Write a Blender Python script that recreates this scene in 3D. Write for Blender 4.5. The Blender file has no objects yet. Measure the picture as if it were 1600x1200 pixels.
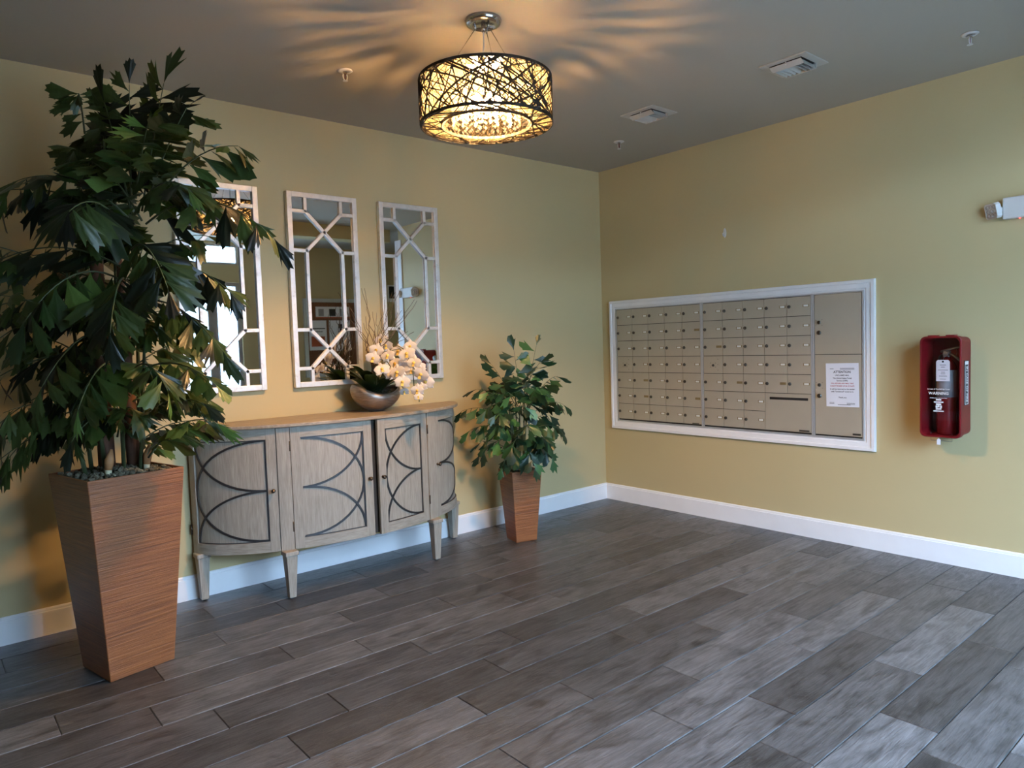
import bpy, bmesh, math, random
from mathutils import Vector as V, Matrix
random.seed(7)
S = bpy.context.scene
COL = S.collection
PI = math.pi

# ------------------------------------------------------------------ camera
F_PX = 1112.05
YAW, PITCH, ROLL = 0.8682409, -0.0571691, -0.0326071
CAM = V((-4.4977, -4.1037, 1.3489))
fw = V((math.cos(YAW)*math.cos(PITCH), math.sin(YAW)*math.cos(PITCH), math.sin(PITCH)))
r0 = V((math.sin(YAW), -math.cos(YAW), 0)); u0 = r0.cross(fw)
rt = r0*math.cos(ROLL)+u0*math.sin(ROLL); up = -r0*math.sin(ROLL)+u0*math.cos(ROLL)
cd = bpy.data.cameras.new('camera'); cam = bpy.data.objects.new('camera', cd); COL.objects.link(cam)
cd.sensor_width = 36; cd.lens = F_PX*36/1600; cd.clip_start = 0.02
cam.matrix_world = Matrix(((rt.x, up.x, -fw.x, CAM.x), (rt.y, up.y, -fw.y, CAM.y), (rt.z, up.z, -fw.z, CAM.z), (0, 0, 0, 1)))
S.camera = cam
def at(px, py, d):
    """point of the room seen at photo pixel (px, py), d metres ahead of the camera"""
    return CAM + d*(fw + rt*((px-800)/F_PX) - up*((py-600)/F_PX))

# ------------------------------------------------------------------ world, exposure
H = 2.75
BACK = -5.2
W = bpy.data.worlds.new('sky'); S.world = W; W.use_nodes = True
nt = W.node_tree; bg = nt.nodes['Background']
bg.inputs[0].default_value = (0.45, 0.66, 1.0, 1); bg.inputs[1].default_value = 62.0
LAMP_STRENGTH = 3200.0
LAMP_COLOR = (1.0, 0.56, 0.22)
vs = S.view_settings
vs.view_transform = 'Standard'; vs.look = 'None'; vs.gamma = 1.0; vs.use_curve_mapping = False; vs.exposure = 0.0
cy = S.cycles
cy.use_denoising = True; cy.max_bounces = 10; cy.diffuse_bounces = 5; cy.glossy_bounces = 5
cy.transparent_max_bounces = 16; cy.transmission_bounces = 6
cy.caustics_reflective = False; cy.caustics_refractive = False; cy.sample_clamp_indirect = 6.0
# daylight portal exactly in the glazed entrance (guides sky sampling, gives no light itself)
pl = bpy.data.lights.new('entrance_daylight', 'AREA'); pl.shape = 'RECTANGLE'; pl.size = 2.5; pl.size_y = 2.75
po = bpy.data.objects.new('entrance_daylight', pl); COL.objects.link(po)
po.location = (-2.4, BACK-0.09, 1.375); po.rotation_euler = (PI/2, 0, 0)   # -Z of light -> +Y
pl.cycles.is_portal = True

# ------------------------------------------------------------------ mesh builder
class MB:
    def __init__(s, o=(0, 0, 0)): s.v = []; s.f = []; s.o = V(o)
    def add(s, vs_, fs):
        n = len(s.v); s.v += [tuple(V(p)-s.o) for p in vs_]; s.f += [tuple(i+n for i in f) for f in fs]; return s
    def box(s, x0, x1, y0, y1, z0, z1):
        x0, x1 = min(x0, x1), max(x0, x1); y0, y1 = min(y0, y1), max(y0, y1); z0, z1 = min(z0, z1), max(z0, z1)
        return s.add([(x0, y0, z0), (x1, y0, z0), (x1, y1, z0), (x0, y1, z0), (x0, y0, z1), (x1, y0, z1), (x1, y1, z1), (x0, y1, z1)],
                     [(0, 3, 2, 1), (4, 5, 6, 7), (0, 1, 5, 4), (1, 2, 6, 5), (2, 3, 7, 6), (3, 0, 4, 7)])
    def hexa(s, a, b):       # two 4-point rings bottom, top (ccw from above)
        return s.add(list(a)+list(b), [(0, 3, 2, 1), (4, 5, 6, 7), (0, 1, 5, 4), (1, 2, 6, 5), (2, 3, 7, 6), (3, 0, 4, 7)])
    def tube(s, pts, rad, n=6, cap=True):
        pts = [V(p) for p in pts]; m = len(pts)
        if not isinstance(rad, (list, tuple)): rad = [rad]*m
        vs_, fs = [], []; prev = None
        for i, p in enumerate(pts):
            t = (pts[min(i+1, m-1)]-pts[max(i-1, 0)])
            t = t.normalized() if t.length > 1e-9 else V((0, 0, 1))
            if prev is None:
                a = V((0, 0, 1)) if abs(t.z) < .9 else V((1, 0, 0)); x = t.cross(a).normalized()
            else:
                x = (prev-t*prev.dot(t)); x = x.normalized() if x.length > 1e-6 else t.orthogonal().normalized()
            prev = x; y = t.cross(x)
            for k in range(n):
                a = 2*PI*k/n; vs_.append(p+(x*math.cos(a)+y*math.sin(a))*rad[i])
        for i in range(m-1):
            for k in range(n):
                k2 = (k+1) % n; fs.append((i*n+k, i*n+k2, (i+1)*n+k2, (i+1)*n+k))
        if cap: fs += [tuple(range(n-1, -1, -1)), tuple((m-1)*n+k for k in range(n))]
        return s.add(vs_, fs)
    def lathe(s, prof, c=(0, 0, 0), n=24, M=None, cap=True):
        c = V(c); vs_, fs = [], []; m = len(prof)
        for r, z in prof:
            for k in range(n):
                a = 2*PI*k/n; p = V((r*math.cos(a), r*math.sin(a), z))
                vs_.append(c+(M @ p if M else p))
        for i in range(m-1):
            for k in range(n):
                k2 = (k+1) % n; fs.append((i*n+k, i*n+k2, (i+1)*n+k2, (i+1)*n+k))
        if cap: fs += [tuple(range(n-1, -1, -1)), tuple((m-1)*n+k for k in range(n))]
        return s.add(vs_, fs)
    def prism(s, poly, fn0, fn1):   # polygon mapped by two functions (front / back)
        n = len(poly); a = [fn0(*p) for p in poly]; b = [fn1(*p) for p in poly]
        return s.add(a+b, [tuple(range(n)), tuple(range(2*n-1, n-1, -1))]+[(i, i+n, (i+1) % n+n, (i+1) % n) for i in range(n)])
    def grid(s, fn, nu, nv):
        vs_ = [fn(i/nu, j/nv) for i in range(nu+1) for j in range(nv+1)]
        return s.add(vs_, [(i*(nv+1)+j, (i+1)*(nv+1)+j, (i+1)*(nv+1)+j+1, i*(nv+1)+j+1) for i in range(nu) for j in range(nv)])
    def mesh(s, name, mat=None, smooth=False):
        me = bpy.data.meshes.new(name); me.from_pydata(s.v, [], s.f); me.validate()
        bm = bmesh.new(); bm.from_mesh(me); bmesh.ops.recalc_face_normals(bm, faces=bm.faces); bm.to_mesh(me); bm.free()
        if smooth: me.polygons.foreach_set('use_smooth', [True]*len(me.polygons))
        if mat: me.materials.append(mat)
        return me
    def build(s, name, mat=None, parent=None, smooth=False, bevel=0, loc=None):
        o = bpy.data.objects.new(name, s.mesh(name, mat, smooth)); COL.objects.link(o)
        if parent: o.parent = parent
        o.location = s.o if loc is None else loc
        if bevel: bev(o, bevel)
        return o
def bev(o, w, seg=2):
    m = o.modifiers.new('bevel', 'BEVEL'); m.width = w; m.segments = seg; m.limit_method = 'ANGLE'; m.angle_limit = 0.6
    m.harden_normals = False
def smooth_angle(o, deg=40):
    me = o.data; me.polygons.foreach_set('use_smooth', [True]*len(me.polygons))
    bm = bmesh.new(); bm.from_mesh(me)
    for e in bm.edges:
        if len(e.link_faces) == 2 and e.calc_face_angle(0) > math.radians(deg): e.smooth = False
    bm.to_mesh(me); bm.free()
    return o
def tag(o, label=None, cat=None, group=None, kind=None):
    if label: o['label'] = label
    if cat: o['category'] = cat
    if group: o['group'] = group
    if kind: o['kind'] = kind
    return o
def thing(name, loc, label, cat, group=None, rz=0):
    o = bpy.data.objects.new(name, None); COL.objects.link(o); o.location = loc; o.rotation_euler = (0, 0, rz)
    o.empty_display_size = .05
    return tag(o, label, cat, group)
def inst(name, mesh, parent, M=None):
    o = bpy.data.objects.new(name, mesh); COL.objects.link(o)
    if parent: o.parent = parent
    if M is not None: o.matrix_basis = M
    return o
def struct(o): o['kind'] = 'structure'; return o
def frame_mat(X, Y, Z, p): return Matrix(((X.x, Y.x, Z.x, p.x), (X.y, Y.y, Z.y, p.y), (X.z, Y.z, Z.z, p.z), (0, 0, 0, 1)))

# ------------------------------------------------------------------ materials
def rgb(h): 
    def c(x): x /= 255; return x/12.92 if x <= .04045 else ((x+.055)/1.055)**2.4
    return (c(h[0]), c(h[1]), c(h[2]), 1)
class NM:
    def __init__(s, name):
        s.m = bpy.data.materials.new(name); s.m.use_nodes = True; s.t = s.m.node_tree
        s.b = s.t.nodes['Principled BSDF']; s.out = s.t.nodes['Material Output']
    def n(s, ty, **kw):
        x = s.t.nodes.new(ty)
        for k, v in kw.items():
            if k in x.inputs.keys(): x.inputs[k].default_value = v
            else: setattr(x, k, v)
        return x
    def l(s, a, b): s.t.links.new(a, b)
    def coord(s, scale=(1, 1, 1), kind='Object', rnd=False):
        tc = s.n('ShaderNodeTexCoord'); mp = s.n('ShaderNodeMapping'); mp.inputs['Scale'].default_value = scale
        s.l(tc.outputs[kind], mp.inputs[0])
        if rnd:
            oi = s.n('ShaderNodeObjectInfo'); mu = s.n('ShaderNodeVectorMath', operation='SCALE'); mu.inputs[0].default_value = (37, 91, 53)
            s.l(oi.outputs['Random'], mu.inputs['Scale']); s.l(mu.outputs[0], mp.inputs['Location'])
        return mp.outputs[0]
    def noise(s, co, scale=5, detail=4, rough=.55, dist=0):
        x = s.n('ShaderNodeTexNoise', Scale=scale, Detail=detail, Roughness=rough, Distortion=dist); s.l(co, x.inputs['Vector']); return x.outputs['Fac']
    def ramp(s, fac, stops):
        x = s.n('ShaderNodeValToRGB'); e = x.color_ramp.elements
        while len(e) < len(stops): e.new(.5)
        for i, (p, c) in enumerate(stops): e[i].position = p; e[i].color = c if len(c) == 4 else (*c, 1)
        s.l(fac, x.inputs[0]); return x.outputs[0]
    def mix(s, fac, a, b, mode='MIX'):
        x = s.n('ShaderNodeMix', data_type='RGBA', blend_type=mode)
        for sock, v in ((x.inputs[0], fac), (x.inputs[6], a), (x.inputs[7], b)):
            if hasattr(v, 'node'): s.l(v, sock)
            else: sock.default_value = v
        return x.outputs[2]
    def bump(s, h, strength=.2, dist=.01):
        x = s.n('ShaderNodeBump', Strength=strength, Distance=dist); s.l(h, x.inputs['Height']); s.l(x.outputs[0], s.b.inputs['Normal'])
    def base(s, c):
        if hasattr(c, 'node'): s.l(c, s.b.inputs['Base Color'])
        else: s.b.inputs['Base Color'].default_value = c if len(c) == 4 else (*c, 1)
    def pr(s, **kw):
        for k, v in kw.items():
            k = k.replace('_', ' ')
            if hasattr(v, 'node'): s.l(v, s.b.inputs[k])
            else: s.b.inputs[k].default_value = v
        return s
def simple(name, c, rough=.5, metal=0, var=.12, nscale=8, bump=0, bscale=60, **kw):
    m = NM(name); co = m.coord()
    f = m.noise(co, nscale)
    lo = tuple(x*(1-var) for x in c[:3])+(1,); hi = tuple(min(1, x*(1+var)) for x in c[:3])+(1,)
    m.base(m.ramp(f, [(.3, lo), (.7, hi)])); m.pr(Roughness=rough, Metallic=metal, **kw)
    if bump: m.bump(m.noise(co, bscale, 3), bump, .003)
    return m.m
def paint(name, c, bump=.05):
    m = NM(name); co = m.coord()
    m.base(m.ramp(m.noise(co, 1.3, 3), [(.3, tuple(x*.97 for x in c)+(1,)), (.7, tuple(c)+(1,))]))
    m.pr(Roughness=.62); m.b.inputs['Specular IOR Level'].default_value = .3
    m.bump(m.noise(co, 160, 2), bump, .002); return m.m
WALL = paint('wall_paint_tan', (.545, .445, .237))
CEIL = paint('ceiling_paint_taupe', (.44, .40, .325), .08)
WHITE = simple('white_trim_paint', (.88, .885, .89), .35, var=.02)
DARKGAP = simple('painted_recess_shade', (.015, .014, .013), .8)  # near-black colour painted where gaps and openings fall into shade
def plank_mat():
    m = NM('wood_look_plank'); oi = m.n('ShaderNodeObjectInfo')
    g = m.noise(m.coord((1.1, 15, 15), rnd=True), 5, 8, .65, .9)
    c = m.noise(m.coord((3, 7, 7), rnd=True), 2.2, 5, .6, .8)
    fine = m.noise(m.coord((6, 80, 80), rnd=True), 4, 4, .6)
    tone = m.ramp(oi.outputs['Random'], [(0, (.052, .049, .047, 1)), (.35, (.078, .074, .072, 1)), (.7, (.106, .102, .100, 1)), (1, (.165, .161, .162, 1))])
    grain = m.ramp(g, [(.28, (.50, .49, .48, 1)), (.5, (.95, .95, .95, 1)), (.72, (1.3, 1.3, 1.3, 1))])
    x = m.mix(1, tone, grain, 'MULTIPLY')
    cl = m.ramp(c, [(.30, (.42, .41, .40, 1)), (.50, (.95, .95, .95, 1)), (.72, (1.32, 1.32, 1.33, 1))])
    fl_ = m.ramp(fine, [(.34, (.6, .6, .6, 1)), (.46, (1, 1, 1, 1))]); x = m.mix(.7, x, fl_, 'MULTIPLY')
    x = m.mix(1, x, cl, 'MULTIPLY'); m.base(x)
    m.pr(Roughness=m.ramp(g, [(.3, (.42,)*3), (.75, (.26,)*3)])); m.b.inputs['Specular IOR Level'].default_value = .5
    ad = m.n('ShaderNodeMath', operation='ADD'); m.l(g, ad.inputs[0]); m.l(fine, ad.inputs[1]); m.bump(ad.outputs[0], .45, .005)
    return m.m
PLANK = plank_mat()
GROUT = simple('floor_grout', (.06, .058, .056), .85)
def wood(name, dark, light, scale, rough=.5, mult=1):
    m = NM(name); co = m.coord(scale)
    g = m.noise(co, 6, 6, .6, .3); g2 = m.noise(m.coord(tuple(x*.25 for x in scale)), 6, 3)
    x = m.ramp(g, [(.3, dark), (.68, light)])
    x = m.mix(.5, x, m.ramp(g2, [(.3, (.7,)*3+(1,)), (.7, (1.15,)*3+(1,))]), 'MULTIPLY'); m.base(x); m.pr(Roughness=rough)
    m.bump(g, .12, .002); return m.m
OAKV = wood('grey_washed_oak', (.29, .252, .198, 1), (.42, .37, .30, 1), (40, 40, 2.2))
OAKH = wood('grey_washed_oak_rail', (.29, .252, .198, 1), (.42, .37, .30, 1), (3, 3, 30))
OAKT = wood('sideboard_top_lamp_warm_oak', (.25, .19, .13, 1), (.44, .35, .25, 1), (2.2, 22, 22), .42)  # same oak, with the warm lamp light put into its colour
INSHADE = simple('sideboard_inside_shade', (.03, .026, .022), .8)  # near-black colour stands in for the shade inside the cabinet
STRIP = simple('dark_metal_inlay', (.045, .048, .052), .42, .5, var=.2)
BRONZE = simple('aged_bronze_knob', (.10, .075, .055), .3, .9)
def terracotta():
    m = NM('ribbed_copper_brown_planter'); co = m.coord((1.2, 1.2, 46)); g = m.noise(co, 3.5, 5, .6, .25)
    w = m.noise(m.coord(), 3, 3)
    x = m.ramp(g, [(.3, (.17, .052, .013, 1)), (.7, (.37, .128, .034, 1))])
    x = m.mix(.45, x, m.ramp(w, [(.3, (.7, .68, .66, 1)), (.7, (1.1, 1.1, 1.1, 1))]), 'MULTIPLY'); m.base(x)
    m.pr(Roughness=.45); m.bump(g, .5, .006); return m.m
TERRA = terracotta()
def leafmat(name, stops):
    m = NM(name); oi = m.n('ShaderNodeObjectInfo')
    c = m.ramp(oi.outputs['Random'], stops)
    v = m.noise(m.coord((8, 60, 8)), 3, 3)
    c = m.mix(.5, c, m.ramp(v, [(.3, (.6,)*3+(1,)), (.7, (1.25,)*3+(1,))]), 'MULTIPLY')
    m.base(c); m.pr(Roughness=.36)
    tr = m.n('ShaderNodeBsdfTranslucent'); c2 = m.mix(1, c, (1.5, 1.7, .7, 1), 'MULTIPLY'); m.l(c2, tr.inputs[0])
    mx = m.n('ShaderNodeMixShader'); mx.inputs[0].default_value = .22; m.l(m.b.outputs[0], mx.inputs[1]); m.l(tr.outputs[0], mx.inputs[2]); m.l(mx.outputs[0], m.out.inputs[0])
    return m.m
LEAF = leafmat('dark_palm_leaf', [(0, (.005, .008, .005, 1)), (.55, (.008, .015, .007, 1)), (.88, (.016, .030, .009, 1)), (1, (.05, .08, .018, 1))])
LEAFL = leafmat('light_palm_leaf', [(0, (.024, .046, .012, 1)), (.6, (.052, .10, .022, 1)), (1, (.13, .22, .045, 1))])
LEAFS = leafmat('small_palm_leaf', [(0, (.008, .026, .013, 1)), (.55, (.016, .052, .022, 1)), (.82, (.036, .11, .036, 1)), (1, (.12, .27, .07, 1))])
ORLEAF = leafmat('orchid_leaf', [(0, (.012, .025, .012, 1)), (1, (.03, .055, .02, 1))])
STEMG = simple('palm_stem_green', (.06, .085, .035), .5, var=.3)
STEMB = simple('palm_trunk_brown', (.12, .055, .03), .8, var=.35, bump=.5, bscale=40)
SHOOT = simple('palm_shoot_husk', (.42, .20, .08), .6, var=.3)
SHOOTB = simple('palm_shoot_base', (.55, .50, .32), .6)
PEBBLE = simple('planter_gravel', (.14, .125, .08), .9, var=.5, nscale=30)
MOSS = simple('dark_moss', (.02, .025, .014), .9, var=.5, nscale=60)
def silver():
    m = NM('silver_leaf_frame'); co = m.coord(); f = m.noise(co, 18, 5, .7); 
    m.base(m.ramp(f, [(.25, (.50, .48, .44, 1)), (.42, (.80, .79, .77, 1)), (.75, (.92, .91, .89, 1))]))
    m.pr(Metallic=.55, Roughness=m.ramp(f, [(.3, (.55,)*3), (.7, (.36,)*3)])); m.bump(f, .12, .003); return m.m
SILVER = silver()
mm = NM('mirror_glass'); mm.base((.80, .81, .80)); mm.pr(Metallic=1, Roughness=.015)
mm.bump(mm.noise(mm.coord(), 3, 2), .01, .001); MIRROR = mm.m
CHROME = simple('polished_chrome', (.62, .60, .57), .15, 1, var=.05)
WIRE = simple('dark_bronze_wire', (.016, .012, .008), .55, .2, var=.1)
def bowlmat():
    m = NM('brushed_pewter_bowl'); f = m.noise(m.coord((6, 6, 40)), 4, 4)
    m.base(m.ramp(f, [(.3, (.24, .20, .17, 1)), (.7, (.42, .37, .33, 1))])); m.pr(Metallic=.8, Roughness=.38); m.bump(f, .15, .002); return m.m
BOWL = bowlmat()
def petalmat():
    m = NM('orchid_petal'); f = m.noise(m.coord((1, 1, 1)), 18, 3)
    m.base(m.ramp(f, [(.3, (.80, .74, .70, 1)), (.7, (.90, .88, .86, 1))])); m.pr(Roughness=.55)
    tr = m.n('ShaderNodeBsdfTranslucent'); tr.inputs[0].default_value = (.9, .82, .76, 1)
    mx = m.n('ShaderNodeMixShader'); mx.inputs[0].default_value = .3; m.l(m.b.outputs[0], mx.inputs[1]); m.l(tr.outputs[0], mx.inputs[2]); m.l(mx.outputs[0], m.out.inputs[0]); return m.m
PETAL = petalmat()
LIP = simple('orchid_lip_yellow', (.75, .50, .10), .5, var=.3, nscale=120)
TWIG = simple('curly_willow_twig', (.10, .06, .03), .7, var=.3)
ALU = simple('mailbox_anodised_metal', (.50, .44, .335), .42, .3, var=.06, nscale=3)
ALUF = simple('mailbox_frame_aluminium', (.62, .63, .64), .32, .5, var=.05)
LOCK = simple('lock_cylinder', (.13, .12, .105), .3, .8)
PLATE = simple('brass_label_holder', (.32, .24, .12), .4, .6)
PLABEL = simple('paper_label', (.85, .84, .78), .6, var=.04)
PAPER = simple('notice_paper', (.82, .83, .88), .7, var=.02)
INK = simple('black_ink', (.02, .02, .025), .7)
REDINK = simple('red_ink', (.45, .04, .05), .7)
RED = simple('red_plastic', (.17, .003, .007), .42, var=.15)
REDC = simple('red_enamel_cylinder', (.14, .006, .008), .25)
BLACK = simple('black_plastic', (.015, .015, .016), .4)
LENS = simple('led_lens', (.62, .62, .63), .15, .1)
GREY = simple('grey_label_band', (.30, .31, .33), .5)
STEEL = simple('grey_steel_lever', (.22, .21, .20), .4, .7)
WPRINT = simple('white_print', (.82, .80, .80), .6, var=.02)
LIGHTP = simple('pale_plastic', (.72, .71, .68), .45, var=.04)
VENTM = simple('vent_enamel', (.54, .51, .45), .5, var=.06)
def emis(name, c, st):
    m = NM(name); m.base((.8, .8, .8)); m.pr(Roughness=.4); m.b.inputs['Emission Color'].default_value = (*c, 1); m.b.inputs['Emission Strength'].default_value = st
    return m.m
BULB = emis('lit_bulb', LAMP_COLOR, LAMP_STRENGTH)
REDLED = emis('red_indicator_led', (1, .05, .04), 6)
def mixglass(name, tint, tr, gl=.12, rough=.05, transl=0, noise=0):
    m = NM(name); t = m.n('ShaderNodeBsdfTransparent'); t.inputs[0].default_value = tint
    g = m.n('ShaderNodeBsdfGlossy', Roughness=rough); g.inputs[0].default_value = (1, 1, 1, 1)
    mx = m.n('ShaderNodeMixShader'); mx.inputs[0].default_value = gl; m.l(t.outputs[0], mx.inputs[1]); m.l(g.outputs[0], mx.inputs[2]); o = mx.outputs[0]
    if transl:
        d = m.n('ShaderNodeBsdfTranslucent'); d.inputs[0].default_value = tr
        m2 = m.n('ShaderNodeMixShader'); m.l(o, m2.inputs[1]); m.l(d.outputs[0], m2.inputs[2]); m2.inputs[0].default_value = transl
        if noise:
            f = m.noise(m.coord((1, 1, .6)), noise, 3); m.l(m.ramp(f, [(.38, (transl*.5,)*3), (.6, (min(1, transl*1.6),)*3)]), m2.inputs[0])
        o = m2.outputs[0]
    m.l(o, m.out.inputs[0]); return m.m
CLEAR = mixglass('clear_pane', (.93, .96, .95, 1), None, .06, .0)
RAIN = mixglass('rain_textured_glass', (.95, .98, 1, 1), (.95, .97, 1, 1), .05, .1, .45, 55)
CRYSTAL = mixglass('crystal_bead', (1, .97, .92, 1), (1, .95, .85, 1), .10, .05, .045)
DIFF = mixglass('lamp_inner_diffuser', (.50, .48, .44, 1), (1, .92, .60, 1), .0, .2, .085)
ACRYL = mixglass('clear_cover', (.90, .87, .87, 1), None, .025, .03)
DOORM = simple('bronze_door_frame', (.33, .30, .28), .4, .3)
PAVE = simple('outdoor_pavement', (.30, .295, .28), .9, var=.12, bump=.2)
CORK = simple('cork_board', (.20, .085, .04), .9, var=.3, nscale=60)
ORANGE = simple('orange_print', (.42, .09, .03), .6)

# ------------------------------------------------------------------ room shell
XW, XH = -7.5, 1.8       # west wall, hall wall
fl = struct(MB().box(XW-.1, XH+.1, BACK-.1, .1, -.12, -.004).build('floor', GROUT))
L, WD = .872, .1905
joints = {1: -3.385, 2: -3.073, 4: -3.767, 5: -3.286, 6: -3.0, 7: -3.696, 8: -3.323, 9: -2.692, 10: -2.967, 11: -2.606, 13: -1.64, 14: -1.30, 15: -1.545, 16: -1.073, 0: -3.0, 3: -3.45, 12: -2.2}
pm = MB()
hl, hw, ch = L/2-.0014, WD/2-.0014, .0022
ring = lambda a, b, z: [(-a, -b, z), (a, -b, z), (a, b, z), (-a, b, z)]
pm.hexa(ring(hl, hw, -.006), ring(hl, hw, -ch)); pm.f.pop(1)
pm.add(ring(hl, hw, -ch)+ring(hl-ch, hw-ch, 0), [(4, 5, 6, 7), (0, 1, 5, 4), (1, 2, 6, 5), (2, 3, 7, 6), (3, 0, 4, 7)])
pmesh = pm.mesh('plank', PLANK)
row = 0
while row*WD < -BACK:
    j = joints.get(row, random.uniform(-3, -2))
    while j > XW+.05: j -= L
    y0, y1 = -row*WD, max(-(row+1)*WD, BACK)
    a = XW+.0
    b = j if j > a else j+L
    while a < -.001:
        b = min(b, 0.0)
        if b-a > .02:
            M = Matrix.Translation(((a+b)/2, (y0+y1)/2, random.uniform(-.0006, .0003))) @ Matrix.Diagonal(((b-a-.0028)/(2*hl), (y0-y1-.0028)/(2*hw), 1, 1))
            inst('plank', pmesh, fl, M)
        a, b = b, b+L
    row += 1
# hall strip beyond the mail room keeps plain slab tiles
a = 0.0
while a < XH:
    b = min(a+L, XH); rows = [(-3.24-k*.392, max(-3.24-(k+1)*.392, BACK)) for k in range(5)]
    for y0, y1 in rows:
        inst('plank', pmesh, fl, Matrix.Translation(((a+b)/2, (y0+y1)/2, 0)) @ Matrix.Diagonal(((b-a-.003)/(2*hl), (y0-y1-.003)/(2*hw), 1, 1)))
    a = b
struct(MB().box(XW-.1, XH+.1, BACK-.1, .1, H, H+.1).build('ceiling', CEIL))
struct(MB().box(XW-.1, .1, 0, .1, 0, H).build('wall_left', WALL))
struct(MB().box(0, .12, -3.24, 0, 0, H).build('wall_right', WALL))
struct(MB().box(XW-.1, XW, BACK, 0, 0, H).build('wall_far_side', WALL))
struct(MB().box(XH, XH+.1, BACK, -3.24, 0, H).box(.12, XH, -3.24, -3.14, 0, H).build('wall_hall', WALL))
GX0, GX1 = -3.62, -1.18      # glazed entrance
struct(MB().box(XW, GX0, BACK-.1, BACK, 0, H).box(GX1, XH, BACK-.1, BACK, 0, H).box(GX0, GX1, BACK-.1, BACK, 2.24, 2.46).box(GX0, GX1, BACK-.1, BACK, 2.72, H).build('wall_behind', WALL))
struct(MB().box(XW, 0, -3.62, -3.42, 2.60, H).build('trim_1', WALL))           # dropped beam over the opening
# door casing at the end of the mailbox wall
struct(MB().box(-.015, .135, -3.30, -3.24, 0, 2.60).box(-.015, 0, -3.24, -3.17, 0, 2.60).build('trim_2', WHITE, bevel=.004))
def baseboard(name, p0, p1, nrm):
    p0, p1, nrm = V(p0), V(p1), V(nrm)
    prof = [(0, 0), (.015, 0), (.015, .116), (.011, .118), (.011, .127), (.007, .133), (0, .133)]
    return struct(MB().prism(prof, lambda a, b: p0+nrm*a+V((0, 0, b)), lambda a, b: p1+nrm*a+V((0, 0, b))).build(name, WHITE))
baseboard('baseboard_left', (XW, 0, 0), (0, 0, 0), (0, -1, 0))
baseboard('baseboard_right', (0, 0, 0), (0, -3.17, 0), (-1, 0, 0))
baseboard('baseboard_far_side', (XW, BACK, 0), (XW, 0, 0), (1, 0, 0))
baseboard('baseboard_behind', (GX1, BACK, 0), (XH, BACK, 0), (0, 1, 0))
# entrance: transom window, two door leaves, two side lights
yb = BACK-.05
def glazed(name, x0, x1, z0, z1, pane, st=.06, bottom=None, fm=DOORM):
    b = st if bottom is None else bottom
    o = struct(MB().box(x0, x0+st, yb-.025, yb+.025, z0, z1).box(x1-st, x1, yb-.025, yb+.025, z0, z1).box(x0+st, x1-st, yb-.025, yb+.025, z1-st, z1).box(x0+st, x1-st, yb-.025, yb+.025, z0, z0+b).build(name, fm))
    MB().box(x0+st, x1-st, yb-.004, yb+.004, z0+b, z1-st).build('pane', pane, o)
    return o
glazed('window_1', GX0, GX1, 2.46, 2.72, CLEAR, .03)
glazed('window_2', GX0, -3.28, 0.0, 2.24, RAIN, .05)
glazed('window_3', -1.52, GX1, 0.0, 2.24, RAIN, .05)
for n, x0, x1, hx in (('door_1', -3.28, -2.40, -2.47), ('door_2', -2.40, -1.52, -2.33)):
    d = glazed(n, x0, x1, 0.01, 2.24, CLEAR, .07, .2)
    MB().tube([(hx, yb+.025, .95), (hx, yb+.08, .95), (hx, yb+.08, 1.25), (hx, yb+.025, 1.25)], .012, 8).build('door_handle', CHROME, d, smooth=True)
# outside
struct(MB().box(-25, 22, -40, BACK-.1, -.2, -.03).build('ground', PAVE))
BLOCKER = simple('sky_blocker_stucco', (.26, .25, .23), .9, var=.1, bump=.3)
struct(MB().box(-24, 20, -13.3, -13.0, -.05, 3.5).box(-24, 20, -13.36, -12.94, 3.5, 3.6).build('wall_sky_blocker', BLOCKER))  # added unseen wall, blocks low sky light so the upper walls stay darker

# ------------------------------------------------------------------ chandelier
CC = V((-2.508, -1.640, 0))
ch_ = thing('drum_chandelier', (CC.x, CC.y, H), 'round drum chandelier of woven metal wire with glowing crystals', 'chandelier')
ZT, ZB, R, RI = 2.490-H, 2.304-H, .288, .200
MB().lathe([(.0, 0), (.078, 0), (.080, -.006), (.074, -.020), (.050, -.030), (.048, -.026), (.0, -.026)], n=32).build('ceiling_canopy', CHROME, ch_, True)
b = MB().tube([(0, 0, -.024), (0, 0, -.052)], [.010, .008], 10)
for k in range(3):
    a = k*2*PI/3+.5; b.tube([(.036*math.cos(a), .036*math.sin(a), -.02), (.036*math.cos(a), .036*math.sin(a), -.045)], [.006, .004], 8)
b.build('cable_grip', CHROME, ch_, True)
for k in range(3):
    a = k*2*PI/3+.5
    MB().tube([(.036*math.cos(a), .036*math.sin(a), -.04), (.19*math.cos(a), .19*math.sin(a), ZT)], .0016, 6).build('suspension_cable', CHROME, ch_, True)
MB().tube([(0, 0, -.05), (.01, .015, -.1), (0, .03, ZT)], .003, 6).build('power_cord', LIGHTP, ch_, True)
def ringtube(r, z, w, h, n=64): return MB().lathe([(r-w, z-h), (r, z-h), (r, z+h), (r-w, z+h), (r-w, z-h)], n=n, cap=False)
ringtube(R+.002, ZT, .004, .006).build('top_rim', WIRE, ch_)
ringtube(R+.002, ZB, .004, .006).build('bottom_rim', WIRE, ch_)
ringtube(RI, ZB, .004, .006).build('inner_ring', WIRE, ch_)
wb = MB(); rnd = random.Random(3)
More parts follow.
